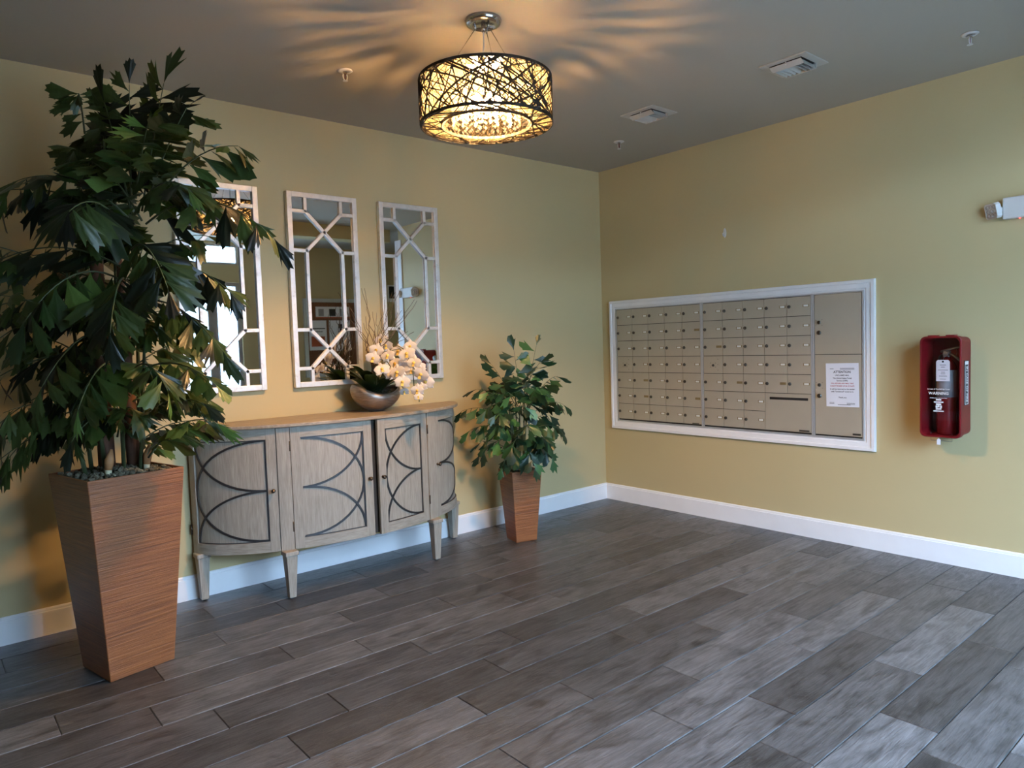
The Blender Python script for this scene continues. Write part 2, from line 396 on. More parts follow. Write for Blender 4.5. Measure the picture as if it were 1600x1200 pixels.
for i in range(270):
    th = rnd.uniform(0, 2*PI); dth = rnd.choice((-1, 1))*rnd.choice((rnd.uniform(.05, .35), rnd.uniform(.3, 1.0), rnd.uniform(.8, 1.7)))
    bow = rnd.uniform(-.25, .25); rad = rnd.choice((.0014, .0018, .0024, .0036)); rr = R+rnd.uniform(-.003, .001)
    n = max(4, int(abs(dth)*14)+3)
    wb.tube([(rr*math.cos(th+dth*(t+bow*t*(1-t)*2)), rr*math.sin(th+dth*(t+bow*t*(1-t)*2)), ZT+(ZB-ZT)*t) for t in [k/n for k in range(n+1)]], rad, 4, False)
for zz, cnt in ((ZB, 120), (ZT, 30)):
    for i in range(cnt):
        a = rnd.uniform(0, 2*PI); b_ = a+rnd.choice((-1, 1))*rnd.uniform(.05, .75)
        r1, r2 = (R, RI) if rnd.random() < .7 else (R, R)
        p, q = V((r1*math.cos(a), r1*math.sin(a), zz)), V((r2*math.cos(b_), r2*math.sin(b_), zz))
        mid = (p+q)/2
        if mid.length < RI+.005: mid *= (RI+.02)/mid.length
        wb.tube([p, mid, q], rnd.choice((.0016, .0022, .0030)), 4, False)
tag(wb.build('woven_wire_shade', WIRE, ch_), kind='stuff')
dz = .006
db = MB(); n = 64
db.grid(lambda u, v: ((R-.012)*math.cos(2*PI*u), (R-.012)*math.sin(2*PI*u), ZB+.006+(ZT-ZB-.012)*v), n, 1)
db.grid(lambda u, v: ((RI+.002+(R-.014-RI)*v)*math.cos(2*PI*u), (RI+.002+(R-.014-RI)*v)*math.sin(2*PI*u), ZB+.008), n, 1)
db.build('inner_diffuser', DIFF, ch_, True)
NS = 30; tp = MB(); fs = []      # added top plate, a hub with fingers, slotted to cast ceiling rays
gi = [rnd.choice((.0006, .0016, .0022)) for k in range(NS)]; go = [rnd.uniform(.005, .017) for k in range(NS)]
pol = lambda r, a: (r*math.cos(a), r*math.sin(a))
ring_pts = []
for k in range(NS):
    a0, a1 = 2*PI*k/NS, 2*PI*(k+1)/NS; k2 = (k+1) % NS
    ring_pts += [pol(.05, a0+gi[k]/.05), pol(RI, a0+gi[k]/RI), pol(RI+.004, a0+go[k]/RI), pol(R-.002, a0+go[k]/R), pol(R-.002, (a0+a1)/2), pol(R-.002, a1-go[k2]/R), pol(RI+.004, a1-go[k2]/RI), pol(RI, a1-gi[k2]/RI), pol(.05, a1-gi[k2]/.05)]
npz = len(ring_pts)
for zz in (ZT-.003, ZT+.001):
    b0 = len(tp.v); tp.add([(0, 0, zz)]+[(x, y, zz) for x, y in ring_pts], [])
    for k in range(NS):
        i = b0+1+9*k; fs += [(b0, i, i+8), (b0, i+8, b0+1+(9*k+9) % npz), (i, i+1, i+7, i+8), (i+1, i+2, i+6, i+7), (i+2, i+3, i+4), (i+2, i+4, i+6), (i+4, i+5, i+6)]
for k in range(npz):
    k2 = (k+1) % npz; fs.append((1+k, 1+k2, npz+2+k2, npz+2+k))
tp.f += fs; tp.build('ray_slot_plate', CHROME, ch_)
cb = MB()
for rr, cnt in ((.19, 46), (.145, 30), (.105, 20), (.05, 9)):
    for k in range(cnt):
        a = 2*PI*(k+rnd.random()*.4)/cnt; x, y = rr*math.cos(a), rr*math.sin(a)
        z = ZT-.02
        while z > ZB-.004:
            s_ = rnd.uniform(.007, .0105); q = a+rnd.random()
            d1, d2 = V((math.cos(q), math.sin(q), 0))*s_, V((-math.sin(q), math.cos(q), 0))*s_
            c = V((x, y, z)); cb.add([c+V((0, 0, s_*1.2)), c+d1, c+d2, c-d1, c-d2, c-V((0, 0, s_*1.2))], [(0, 1, 2), (0, 2, 3), (0, 3, 4), (0, 4, 1), (5, 2, 1), (5, 3, 2), (5, 4, 3), (5, 1, 4)])
            z -= .0235
tag(cb.build('crystal_strands', CRYSTAL, ch_), kind='stuff')
bm_ = MB().lathe([(0, -.022), (.009, -.020), (.013, -.010), (.013, .004), (.008, .014), (0, .016)], n=10).mesh('bulb', BULB, True)
for k in range(7):
    a = 2*PI*k/6; r_ = .060 if k < 6 else 0.0
    inst('bulb', bm_, ch_, Matrix.Translation((r_*math.cos(a+.2), r_*math.sin(a+.2), ZT-.085)))
    MB().lathe([(.011, -.066), (.011, -.004)], c=(r_*math.cos(a+.2), r_*math.sin(a+.2), ZT), n=10).build('bulb_socket', CHROME, ch_)

# ------------------------------------------------------------------ mirrors
def mirror(x0, lab, first=[None]):
    Wm, Hm = .456, 1.164; z0 = 1.125
    t = thing('wall_mirror', (x0, 0, z0), lab, 'mirror', 'three lattice mirrors over the sideboard')
    y0, yf, yl, yg = -.002, -.036, -.033, -.020
    bo = .031
    MB().box(0, bo, yf, y0, 0, Hm).box(Wm-bo, Wm, yf, y0, 0, Hm).box(bo, Wm-bo, yf, y0, 0, bo).box(bo, Wm-bo, yf, y0, Hm-bo, Hm).build('frame', SILVER, t, bevel=.0025)
    MB().box(bo-.003, Wm-bo+.003, yg, y0-.002, bo-.003, Hm-bo+.003).build('mirror_glass', MIRROR, t)
    MB().box(.01, Wm-.01, -.002, 0, .01, Hm-.01).build('backing', BLACK, t)
    xa, xb = .253*Wm, .762*Wm; hw = .0105
    def bar(p, q, ext=.006):
        p, q = V((p[0], 0, p[1])), V((q[0], 0, q[1])); d = (q-p).normalized(); p = p-d*ext; q = q+d*ext; s = V((d.z, 0, -d.x))*hw
        A = [p-s, q-s, q+s, p+s]
        MB().hexa([(a.x, yl, a.z) for a in A], [(a.x, yg, a.z) for a in A]).build('lattice_bar', SILVER, t, bevel=.002)
    for s in (0, 1):
        f = (lambda z: Hm-z) if s else (lambda z: z)
        bar((xa, f(.112)), (xa, f(bo))); bar((xb, f(.112)), (xb, f(bo)))
        bar((bo, f(.112)), (xa, f(.112))); bar((xb, f(.112)), (Wm-bo, f(.112)))
        bar((xa, f(.112)), (xb, f(.345)), .004); bar((xb, f(.112)), (xa, f(.345)), .004)
        bar((bo, f(.345)), (xa, f(.345))); bar((xb, f(.345)), (Wm-bo, f(.345)))
    bar((xa, .345), (xa, Hm-.345)); bar((xb, .345), (xb, Hm-.345))
mirror(-3.370, 'silver lattice mirror on the wall partly behind the tall palm leaves')
mirror(-2.742, 'silver lattice mirror on the wall between the two other mirrors')
mirror(-2.127, 'silver lattice mirror on the wall nearest the mailbox wall, behind the white orchids')

# ------------------------------------------------------------------ sideboard
SX, SA, SB = -2.500, .868, .452
sb = thing('sideboard', (SX, 0, 0), 'bow-fronted grey oak sideboard with interlaced dark arcs on its doors', 'sideboard')
Z0, Z1, ZTOP = .262, .934, .957
def ang(x): return math.acos(max(-1, min(1, x/SA)))
def el(phi, off=0, z=0, A=SA, B=SB):
    c, s = math.cos(phi), math.sin(phi); n = V((c/A, s/B, 0)).normalized()
    return V((A*c+n.x*off, -(B*s+n.y*off), z))
def cbox(mb, p0, p1, z0, z1, o0, o1, n=10):
    ph = [p0+(p1-p0)*k/n for k in range(n+1)]
    A = [el(p, o0, z0) for p in ph]; Bq = [el(p, o1, z0) for p in ph]; C = [el(p, o1, z1) for p in ph]; D = [el(p, o0, z1) for p in ph]
    m = n+1; fs = []
    for i in range(n):
        for a, b_ in ((0, 1), (1, 2), (2, 3), (3, 0)): fs.append((a*m+i, b_*m+i, b_*m+i+1, a*m+i+1))
    fs += [(0, m, 2*m, 3*m), (n, 3*m+n, 2*m+n, m+n)]
    return mb.add(A+Bq+C+D, fs)
def slab(mb, A, B, z0, z1, off, n=48):
    P = [(A*math.cos(PI*k/n), -B*math.sin(PI*k/n)) for k in range(n+1)]
    P = [(x, y-off) for x, y in P]
    return mb.prism(P, lambda x, y: V((x, y, z0)), lambda x, y: V((x, y, z1)))
o = slab(MB(), SA+.03, SB+.024, Z1+.003, ZTOP, .003, 64).build('top', OAKT, sb); bev(o, .004, 2)
slab(MB(), SA-.024, SB-.024, Z0+.004, Z1+.002, .003).build('carcass', INSHADE, sb)  # solid body, its dark colour reads as shade in the door gaps
PXL, PXR, PW = -.478, .472, .033
for px_ in (PXL, PXR):
    cbox(MB(), ang(px_-PW), ang(px_+PW), Z0, Z1, -.03, .006, 4).build('front_post', OAKV, sb, bevel=.002)
for nm, x_, y_ in (('leg', PXL, -.395), ('leg', PXR, -.395), ('leg', -.838, -.072), ('leg', .838, -.072)):
    t0, t1 = .031, .019
    lg = MB().hexa([(x_-t1, y_-t1, .008), (x_+t1, y_-t1, .008), (x_+t1, y_+t1, .008), (x_-t1, y_+t1, .008)], [(x_-t0, y_-t0, Z0-.02), (x_+t0, y_-t0, Z0-.02), (x_+t0, y_+t0, Z0-.02), (x_-t0, y_+t0, Z0-.02)]).build('leg', OAKV, sb, bevel=.003)
    MB().box(x_-.037, x_+.037, y_-.037, y_+.037, Z0-.022, Z0+.002).build('collar', OAKV, lg, bevel=.004)
    MB().lathe([(.012, 0), (.012, .008)], c=(x_, y_, 0), n=12).build('foot_glide', BLACK, lg)
def door(pa, pb, cusp, hinge, ajar=0):
    """pa>pb are ellipse angles (pa is the image-left edge); cusp/hinge: 'l' or 'r'"""
    pa -= .004; pb += .004
    hp = el(pa if hinge == 'l' else pb, 0); O = V((hp.x, hp.y, 0))
    st_len = .052; dphi = lambda p: st_len/math.hypot(SA*math.sin(p), SB*math.cos(p))
    ia, ib = pa-dphi(pa), pb+dphi(pb); zb, zt = Z0, Z1; ra = .058
    d = cbox(MB(O), ia+.004, ib-.004, zb+ra-.002, zt-ra+.002, -.019, -.0095, 14).build('door', OAKV, sb)
    for e0, e1 in ((pa, ia), (ib, pb)): cbox(MB(O), e0, e1, zb, zt, -.020, 0, 3).build('stile', OAKV, d, bevel=.0015, loc=(0, 0, 0))
    if ajar: d.rotation_euler = (0, 0, ajar)
    rl = MB(O); cbox(rl, ia, ib, zb, zb+ra, -.020, -.0002, 12); rl.build('bottom_rail', OAKH, d, loc=(0, 0, 0))
    rl = MB(O); cbox(rl, ia, ib, zt-ra, zt, -.020, -.0002, 12); rl.build('top_rail', OAKH, d, loc=(0, 0, 0))
    # arc-length map: u 0..1 from image-left to image-right
    N = 60; ph = [ia+(ib-ia)*k/N for k in range(N+1)]; ln = [0]
    for k in range(N): ln.append(ln[-1]+(el(ph[k+1])-el(ph[k])).length)
    def phi(u):
        t = max(0, min(1, u))*ln[-1]
        for k in range(N):
            if ln[k+1] >= t: return ph[k]+(ph[k+1]-ph[k])*(t-ln[k])/max(1e-9, ln[k+1]-ln[k])
        return ph[-1]
    z0_, z1_ = zb+ra, zt-ra; hh = z1_-z0_; off = -.0085
    def strip(pts, w=.0058):
        m = MB(O); q = [(u, z) for u, z in pts]; P = [el(phi(u), off+.004, z) for u, z in q]
        nv = [el(phi(u), 1, 0)-el(phi(u), 0, 0) for u, z in q]; vs_, fs = [], []; k = len(q)
        for i in range(k):
            t = (P[min(i+1, k-1)]-P[max(0, i-1)]).normalized(); s = t.cross(nv[i]).normalized()*w
            vs_ += [P[i]-s, P[i]+s, P[i]+s-nv[i]*.008, P[i]-s-nv[i]*.008]
        for i in range(k-1):
            for c in range(4): fs.append((i*4+c, i*4+(c+1) % 4, (i+1)*4+(c+1) % 4, (i+1)*4+c))
        fs += [(0, 3, 2, 1), tuple((k-1)*4+c for c in range(4))]
        m.add(vs_, fs).build('inlay_strip', STRIP, d, loc=(0, 0, 0))
    U = (lambda u: u) if cusp == 'l' else (lambda u: 1-u)
    e = .012
    T = [k/24 for k in range(25)]
    strip([(U(e+(1-2*e)*math.sin(PI*t)), (z0_+z1_)/2+(hh/2-.005)*math.cos(PI*t)) for t in T])
    strip([(U(e+(1-2*e)*math.sin(PI/2*t)), z1_-.004-(hh/2-.004)*math.cos(PI/2*t)) for t in T])
    strip([(U(e+(1-2*e)*math.sin(PI/2*t)), z0_+.004+(hh/2-.004)*math.cos(PI/2*t)) for t in T])
    side = U(1-e) if cusp == 'l' else U(e)
    strip([(side, z0_+.002), (side, z1_-.002)], .0035)
    for z in (z0_+.003, z1_-.003): strip([(k/12, z) for k in range(13)], .0022)
    # knob at the free edge
    kp = pb+dphi(pb)*.45 if hinge == 'l' else pa-dphi(pa)*.45
    kz = (zb+zt)/2; n_ = (el(kp, 1)-el(kp, 0)); base = el(kp, 0, kz)-O
    Mz = V((0, 0, 1)).rotation_difference(n_).to_matrix()
    MB().lathe([(.008, 0), (.008, .003), (.004, .005), (.004, .014), (.010, .017), (.012, .022), (.009, .028), (0, .030)], base, 14, Mz).build('knob', BRONZE, d, True)
    hpz = pa+.006 if hinge == 'l' else pb-.006
    for z in (zb+.10, zt-.13):
        MB().tube([el(hpz, .004, z)-O, el(hpz, .004, z+.055)-O], .0045, 8).build('hinge', BRONZE, d, True)
    return d
pL0, pL1 = ang(PXL-PW), ang(PXL+PW); pR0, pR1 = ang(PXR-PW), ang(PXR+PW)
seam = ang(.028)
door(PI-.055, pL0, 'r', 'l')
door(pL1, seam+.008, 'l', 'l')
door(seam-.016, pR0, 'r', 'r', .045)
door(pR1, .055, 'l', 'r')

# ------------------------------------------------------------------ planters and palms
def planter(t, sb_, st_, h, rz):
    c, s = math.cos(rz), math.sin(rz)
    def ring_(a, z): return [(x*c-y*s, x*s+y*c, z) for x, y in ((-a, -a), (a, -a), (a, a), (-a, a))]
    mb = MB(); w = .012
    R_ = [ring_(sb_, 0), ring_(st_, h), ring_(st_-w, h), ring_(st_-w-.01, h-.06)]
    vs_ = sum(R_, []); fs = [(3, 2, 1, 0)]
    for k in range(3):
        for i in range(4): fs.append((k*4+i, k*4+(i+1) % 4, (k+1)*4+(i+1) % 4, (k+1)*4+i))
    fs.append((12, 13, 14, 15))
    return mb.add(vs_, fs).build('planter', TERRA, t, bevel=.004)
def gravel(t, half, h, rz, n, s0, s1, rise=.02, name='gravel', mat=None):
    ico = [(0, 0, 1), (.894, 0, .447), (.276, .851, .447), (-.724, .526, .447), (-.724, -.526, .447), (.276, -.851, .447), (.724, .526, -.447), (-.276, .851, -.447), (-.894, 0, -.447), (-.276, -.851, -.447), (.724, -.526, -.447), (0, 0, -1)]
    fc = [(0, 1, 2), (0, 2, 3), (0, 3, 4), (0, 4, 5), (0, 5, 1), (1, 6, 2), (2, 7, 3), (3, 8, 4), (4, 9, 5), (5, 10, 1), (6, 7, 2), (7, 8, 3), (8, 9, 4), (9, 10, 5), (10, 6, 1), (11, 7, 6), (11, 8, 7), (11, 9, 8), (11, 10, 9), (11, 6, 10)]
    mb = MB(); c, s = math.cos(rz), math.sin(rz)
    for i in range(n):
        x, y = random.uniform(-half, half), random.uniform(-half, half)
        r = random.uniform(s0, s1); z = h-.012+rise*(1-(max(abs(x), abs(y))/half)**2)+random.uniform(-.006, .008)
        mb.add([(x*c-y*s+a*r*random.uniform(.7, 1.2), x*s+y*c+b_*r*random.uniform(.7, 1.2), z+d*r*random.uniform(.6, 1)) for a, b_, d in ico], fc)
    return tag(mb.build(name, mat or PEBBLE, t), kind='stuff')
def leaflet_mesh(seed, spread, teeth, mat, droop=.22):
    """fish-tail leaflet: base at origin, length 1 along +X, ragged widening end"""
    rr = random.Random(seed); n = teeth*2+1; rays = []
    skew = rr.uniform(-.25, .25)
    for i in range(n):
        q = -1+2*i/(n-1); a = q*spread
        ln_ = (1-.28*abs(q-skew)**1.3)*(1.0 if i % 2 == 0 else rr.choice((.72, .88, .92)))*rr.uniform(.92, 1.04)
        rays.append((a, ln_, q))
    vs_ = [(0, 0, 0)]; fs = []; lv = (.3, .68, 1.0)
    for a, ln_, q in rays:
        for j, l_ in enumerate(lv):
            l2 = ln_*l_ if j == 2 else l_*.80*(1-.12*abs(q))
            aa = a*(.62 if j == 0 else .92 if j == 1 else 1.0)
            x, y = l2*math.cos(aa), l2*math.sin(aa)
            vs_.append((x, y, -droop*x*x-.16*abs(y)+.015*math.sin(q*9+seed)*l_))
    for i in range(n-1):
        a, b_ = 1+i*3, 1+(i+1)*3
        fs += [(0, a, b_), (a, a+1, b_+1, b_), (a+1, a+2, b_+2, b_+1)]
    return MB().add(vs_, fs).mesh('leaflet', mat, True)
def lance_mesh(seed, mat): return leaflet_mesh(seed, .30, 2, mat, .3)
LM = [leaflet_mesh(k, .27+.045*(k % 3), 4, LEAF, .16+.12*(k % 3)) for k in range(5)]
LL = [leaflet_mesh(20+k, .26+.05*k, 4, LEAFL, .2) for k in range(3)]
LS = [leaflet_mesh(40+k, .32+.05*(k % 3), 3, LEAFS, .12+.1*(k % 3)) for k in range(4)]
def frond(t, org, p0, p1, rise, n, leaf, meshes, rad=.004, droop=.45, smat=STEMG, rr=random, start=.22, bulk=None, wide=1.15, part=0):
    p0, p1 = V(p0)-org, V(p1)-org; mid = (p0+p1)/2+V((0, 0, rise))
    bez = lambda s: p0*(1-s)**2+mid*2*s*(1-s)+p1*s*s
    m = 10
    fr = MB().tube([bez(k/m) for k in range(m+1)], [rad*(1-.7*k/m) for k in range(m+1)], 5).build('frond', smat, t, True)
    roll = rr.uniform(-.5, .5)
    for k in range(n):
        last = k == n-1
        s = 1.0 if last else start+(1-start)*(k+rr.uniform(-.2, .2))/(n-1)
        s = min(1, max(.1, s)); p = bez(s); T = (bez(min(1, s+.02))-bez(max(0, s-.02))).normalized()
        side = T.cross(V((0, 0, 1)))
        steep = side.length < .5
        side = (rt-T*rt.dot(T)).normalized() if steep else side.normalized()
        side = Matrix.Rotation(roll, 3, T) @ side
        sg = 1 if k % 2 else -1
        if last: D = T.copy()
        else: D = side*sg*.85+T*rr.uniform(.35, .75)
        D = D+V((0, 0, -droop*rr.uniform(.4, 1.3))); D.normalize()
        Nn = side.cross(T)*(1.5 if steep else 1) if abs(D.z) < .9 or steep else V((-fw.x, -fw.y, .3))
        Nn = Nn*.55+V((-fw.x, -fw.y, .1))*rr.uniform(.1, 1.1)+V((rr.uniform(-.55, .55), rr.uniform(-.55, .55), 0)); Nn = (Nn-D*Nn.dot(D)).normalized()
        sc = leaf*rr.uniform(.8, 1.2)*(1-.25*abs(2*s-1.1))
        Y = Nn.cross(D)
        M = frame_mat(D, Y, Nn, p) @ Matrix.Diagonal((sc, sc*wide*rr.uniform(.85, 1.15), sc, 1))
        lm_ = rr.choice(meshes)
        if bulk is None or (part and (k*part) % n < part): inst('leaflet', lm_, fr, M)
        else: bulk.add([M @ v.co for v in lm_.vertices], [tuple(p.vertices) for p in lm_.polygons])
    return fr
# tall palm
P1 = V((-3.835, -.652, 0)); R1 = math.radians(12); H1 = .857
pt = thing('tall_palm', P1, 'tall dark green fishtail palm in a tall tapered copper-brown planter', 'potted plant')
planter(pt, .135, .197, H1, R1); gravel(pt, .172, H1, R1, 420, .007, .014)
MB().box(-.165, .165, -.165, .165, H1-.05, H1-.012).build('soil', MOSS, pt).rotation_euler = (0, 0, R1)
zs = H1-.01
def stem(t, org, pts, rad, mat, name):
    pts = [V(p)-org for p in pts]; return MB().tube(pts, rad, 8).build(name, mat, t, True)
def up_(x, y, z): return V((P1.x+x, P1.y+y, z))
stem(pt, P1, [up_(-.03, .03, zs), up_(-.03, .03, 1.2), up_(-.02, .03, 1.75), up_(0, .02, 2.1)], [.034, .032, .026, .012], STEMB, 'trunk')
stem(pt, P1, [up_(.07, .0, zs), up_(.065, .0, 1.15), up_(.06, -.01, 1.6), up_(.05, -.01, 1.95)], [.030, .028, .02, .01], STEMB, 'trunk')
for k, (x, y, x2, y2, z2) in enumerate(((-.09, .02, -.14, .0, 1.75), (.02, -.04, .03, -.08, 1.9), (.10, .03, .13, .0, 1.85), (-.05, -.05, -.12, -.12, 1.7), (.04, .06, .07, .05, 2.15), (-.12, -.02, -.2, -.06, 1.4), (.08, -.06, .13, -.1, 1.55))):
    stem(pt, P1, [up_(x, y, zs), up_((x+x2)/2, (y+y2)/2, (zs+z2)/2), up_(x2, y2, z2)], [.009, .008, .004], STEMG, 'cane')
for x, y in ((-.055, -.115), (.10, -.075)):
    sh = stem(pt, P1, [up_(x, y, zs-.01), up_(x+.002, y, zs+.035)], [.012, .014], SHOOTB, 'young_shoot')
    MB().tube([up_(x+.002, y, zs+.03)-P1, up_(x+.008, y, zs+.07)-P1, up_(x+.018, y, zs+.115)-P1], [.0145, .019, .005], 8).build('husk', SHOOT, sh, True)
rp = random.Random(11)
FR = [((205, 330, 3.05), (202, 132, 2.92), .02, .17, .12, 0), ((205, 335, 3.05), (163, 160, 2.95), .06, .17, .15, 0), ((222, 330, 3.05), (256, 130, 2.90), .03, .17, .15, 0),
      ((226, 330, 3.02), (292, 168, 2.90), .06, .17, .35, 0), ((232, 330, 3.0), (372, 228, 2.90), .15, .17, .6, 1), ((222, 345, 3.0), (128, 250, 2.95), .12, .17, .5, 1),
      ((228, 350, 2.98), (428, 372, 2.84), .24, .19, .9, 0), ((225, 430, 3.0), (358, 455, 2.88), .14, .18, .7, 0), ((222, 470, 3.0), (348, 548, 2.88), .13, .17, .7, 0),
      ((220, 580, 3.0), (338, 602, 2.9), .12, .14, .5, 1), ((232, 715, 3.0), (338, 660, 2.86), .13, .15, .55, 1), ((214, 660, 3.02), (318, 630, 2.92), .10, .13, .4, 0),
      ((200, 340, 3.0), (20, 285, 2.84), .17, .20, .7, 0), ((200, 352, 3.02), (-60, 318, 2.86), .20, .20, .8, 0), ((195, 360, 2.95), (108, 330, 2.50), .14, .21, .9, 0),
      ((195, 420, 2.98), (-40, 430, 2.82), .20, .20, .8, 0), ((193, 440, 2.95), (40, 500, 2.68), .20, .19, .8, 1), ((190, 480, 3.0), (-50, 570, 2.86), .18, .19, .8, 0),
      ((190, 520, 2.98), (65, 605, 2.72), .17, .18, .7, 0), ((186, 600, 3.0), (-20, 680, 2.9), .16, .18, .7, 0), ((186, 640, 3.0), (8, 722, 2.92), .17, .16, .8, 0),
      ((188, 570, 2.92), (122, 640, 2.66), .14, .18, .8, 1), ((200, 440, 2.9), (172, 520, 2.55), .16, .19, .9, 0), ((206, 390, 2.95), (262, 450, 2.62), .15, .18, .8, 0),
      ((206, 580, 2.92), (262, 610, 2.68), .12, .15, .7, 1), ((198, 660, 2.95), (112, 690, 2.78), .13, .14, .7, 1), ((210, 400, 3.1), (140, 320, 3.22), .10, .17, .5, 0),
      ((205, 470, 3.1), (80, 430, 3.2), .10, .18, .6, 0), ((212, 330, 2.98), (292, 292, 2.78), .12, .18, .7, 1), ((212, 310, 3.0), (232, 190, 2.84), .05, .17, .35, 1), ((190, 500, 3.0), (-70, 505, 2.84), .18, .18, .8, 0), ((188, 560, 3.0), (-60, 630, 2.86), .18, .17, .8, 0), ((188, 655, 3.0), (-20, 735, 2.9), .14, .16, .8, 0)]
inner, innerl = MB(), MB()
for k, (a, b_, rise, leaf, dr, lt) in enumerate(FR):
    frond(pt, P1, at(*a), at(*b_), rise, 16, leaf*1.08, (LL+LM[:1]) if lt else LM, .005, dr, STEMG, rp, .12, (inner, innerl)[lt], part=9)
#    # the leaflets past the three hundred that show largest: one part
for k in range(34):
    z = .98+1.40*(k+.5)/34; a = k*2.4; ln_ = rp.uniform(.30, .48)*(.85 if z < 1.3 else 1 if z < 1.82 else .2)
    p = up_(.05*math.cos(a), .05*math.sin(a)+.02, z-.08); q = up_(ln_*math.cos(a), ln_*math.sin(a)*.8+.02, z+rp.uniform(-.05, .12))
    q.y = min(q.y, -.12)
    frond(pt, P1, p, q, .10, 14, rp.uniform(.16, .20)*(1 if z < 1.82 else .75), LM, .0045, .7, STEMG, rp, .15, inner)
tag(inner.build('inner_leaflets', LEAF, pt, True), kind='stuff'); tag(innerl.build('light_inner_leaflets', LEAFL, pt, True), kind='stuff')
# small palm
P2 = V((-1.342, -.428, 0)); R2 = math.radians(-14.7); H2 = .487
p2 = thing('small_palm', P2, 'small bushy fishtail palm in a short tapered copper-brown planter beyond the sideboard', 'potted plant')
planter(p2, .078, .113, H2, R2); gravel(p2, .095, H2, R2, 120, .006, .011)
MB().box(-.092, .092, -.092, .092, H2-.05, H2-.012).build('soil', MOSS, p2).rotation_euler = (0, 0, R2)
for k in range(6):
    a = k*1.05; stem(p2, P2, [P2+V((.03*math.cos(a), .03*math.sin(a), H2-.012)), P2+V((.05*math.cos(a), .05*math.sin(a), .75)), P2+V((.07*math.cos(a), .07*math.sin(a), 1.05-.03*k))], [.006, .005, .003], STEMG, 'cane')
rq = random.Random(5); d0 = 4.84
F2 = [((818, 660, 0), (838, 540, -.03), .05, .3), ((816, 650, 0), (803, 548, -.05), .04, .3), ((822, 650, 0), (868, 588, 0), .10, .5), ((824, 660, 0), (880, 632, -.02), .13, .6), ((825, 680, 0), (876, 672, -.05), .10, .7), ((822, 700, -.02), (862, 715, -.1), .09, .8),
      ((812, 650, 0), (768, 570, .02), .06, .4), ((810, 655, 0), (745, 608, .02), .10, .5), ((808, 665, 0), (722, 642, 0), .12, .6), ((808, 680, 0), (735, 672, -.05), .10, .7), ((808, 690, -.03), (750, 710, -.12), .10, .8), ((814, 700, -.05), (785, 728, -.16), .08, .9),
      ((815, 650, -.05), (790, 612, -.25), .08, .6), ((820, 650, -.05), (842, 606, -.22), .08, .6), ((815, 670, -.08), (775, 648, -.28), .09, .7), ((818, 680, -.08), (826, 668, -.32), .09, .8), ((822, 690, -.06), (855, 690, -.24), .09, .8), ((815, 690, -.08), (800, 700, -.28), .08, .9),
      ((818, 640, 0), (822, 585, -.15), .05, .5), ((818, 650, .05), (850, 620, .16), .08, .5), ((812, 650, .05), (780, 600, .14), .08, .5), ((818, 700, -.05), (835, 730, -.18), .08, .9), ((812, 640, 0), (760, 640, -.15), .1, .7), ((816, 620, 0), (845, 565, -.12), .05, .4)]
for a, b_, rise, dr in F2:
    frond(p2, P2, at(a[0], a[1], d0+a[2]), at(b_[0], b_[1], d0+b_[2]), rise, 8, .138, LS, .0032, dr, STEMG, rq, .3)
for k in range(12):
    a = k*2.4; z = .62+.5*k/12; ln_ = .26-.10*k/12
    frond(p2, P2, P2+V((.02*math.cos(a), .02*math.sin(a), z-.1)), P2+V((ln_*math.cos(a), ln_*math.sin(a), z+.02)), .08, 8, .138, LS, .003, .7, STEMG, rq, .25)

# ------------------------------------------------------------------ orchid bowl
OB = V((-2.300, -.200, ZTOP))
ob = thing('orchid_bowl', OB, 'white orchids and curly twigs in a wavy-rimmed pewter bowl on the sideboard', 'flower arrangement')
def rim(a): return .142+.020*math.cos(2*a)-.014*math.cos(a+.9)
def bowl_pt(a, t, inner=0):
    rx, ry = .165-inner, .125-inner
    r = max(.30, (1-(1-t)**2.5)**.55)
    if t > .8: r *= 1-.10*((t-.8)/.2)**2
    return V((rx*r*math.cos(a), ry*r*math.sin(a), .0005+inner+(rim(a)-inner)*t))
n = 40; bb = MB()
TT = [0, .06, .14, .25, .4, .55, .7, .82, .92, 1]
vs_ = [bowl_pt(2*PI*k/n, t) for t in TT for k in range(n)]+[bowl_pt(2*PI*k/n, t, .005) for t in reversed(TT) for k in range(n)]
m_ = 2*len(TT); fs = [(i*n+k, i*n+(k+1) % n, (i+1)*n+(k+1) % n, (i+1)*n+k) for i in range(m_-1) for k in range(n)]
fs += [tuple(range(n-1, -1, -1)), tuple((m_-1)*n+k for k in range(n))]
bb.add(vs_, fs).build('bowl', BOWL, ob, True)
mo = MB().lathe([(.0, .110), (.08, .107), (.11, .095), (.13, .065)], n=24); mo.v = [(x, y*.72, z) for x, y, z in mo.v]
mo.build('moss', MOSS, ob)
grs = MB(); rg = random.Random(2)
for i in range(70):
    a = rg.uniform(0, 2*PI); r = rg.uniform(.02, .11); p = V((r*math.cos(a), r*.72*math.sin(a), .10)); q = p+V((rg.uniform(-.05, .05), rg.uniform(-.06, .03), rg.uniform(.01, .04))); grs.tube([p, (p+q)/2+V((0, 0, .012)), q], .0011, 4)
tag(grs.build('spanish_moss', STEMG, ob), kind='stuff')
def strap_leaf(p, d, ln_, w, lift):
    p, d = V(p), V(d).normalized(); sd = d.cross(V((0, 0, 1))).normalized()
    def fn(u, v):
        wv = w*math.sin(PI*(.08+.90*u))**.7; s = (v-.5)*2
        return p+d*ln_*u+V((0, 0, lift*u*(1-.5*u)+abs(s)*wv*.25))+sd*s*wv
    MB().grid(fn, 10, 4).build('strap_leaf', ORLEAF, ob, True)
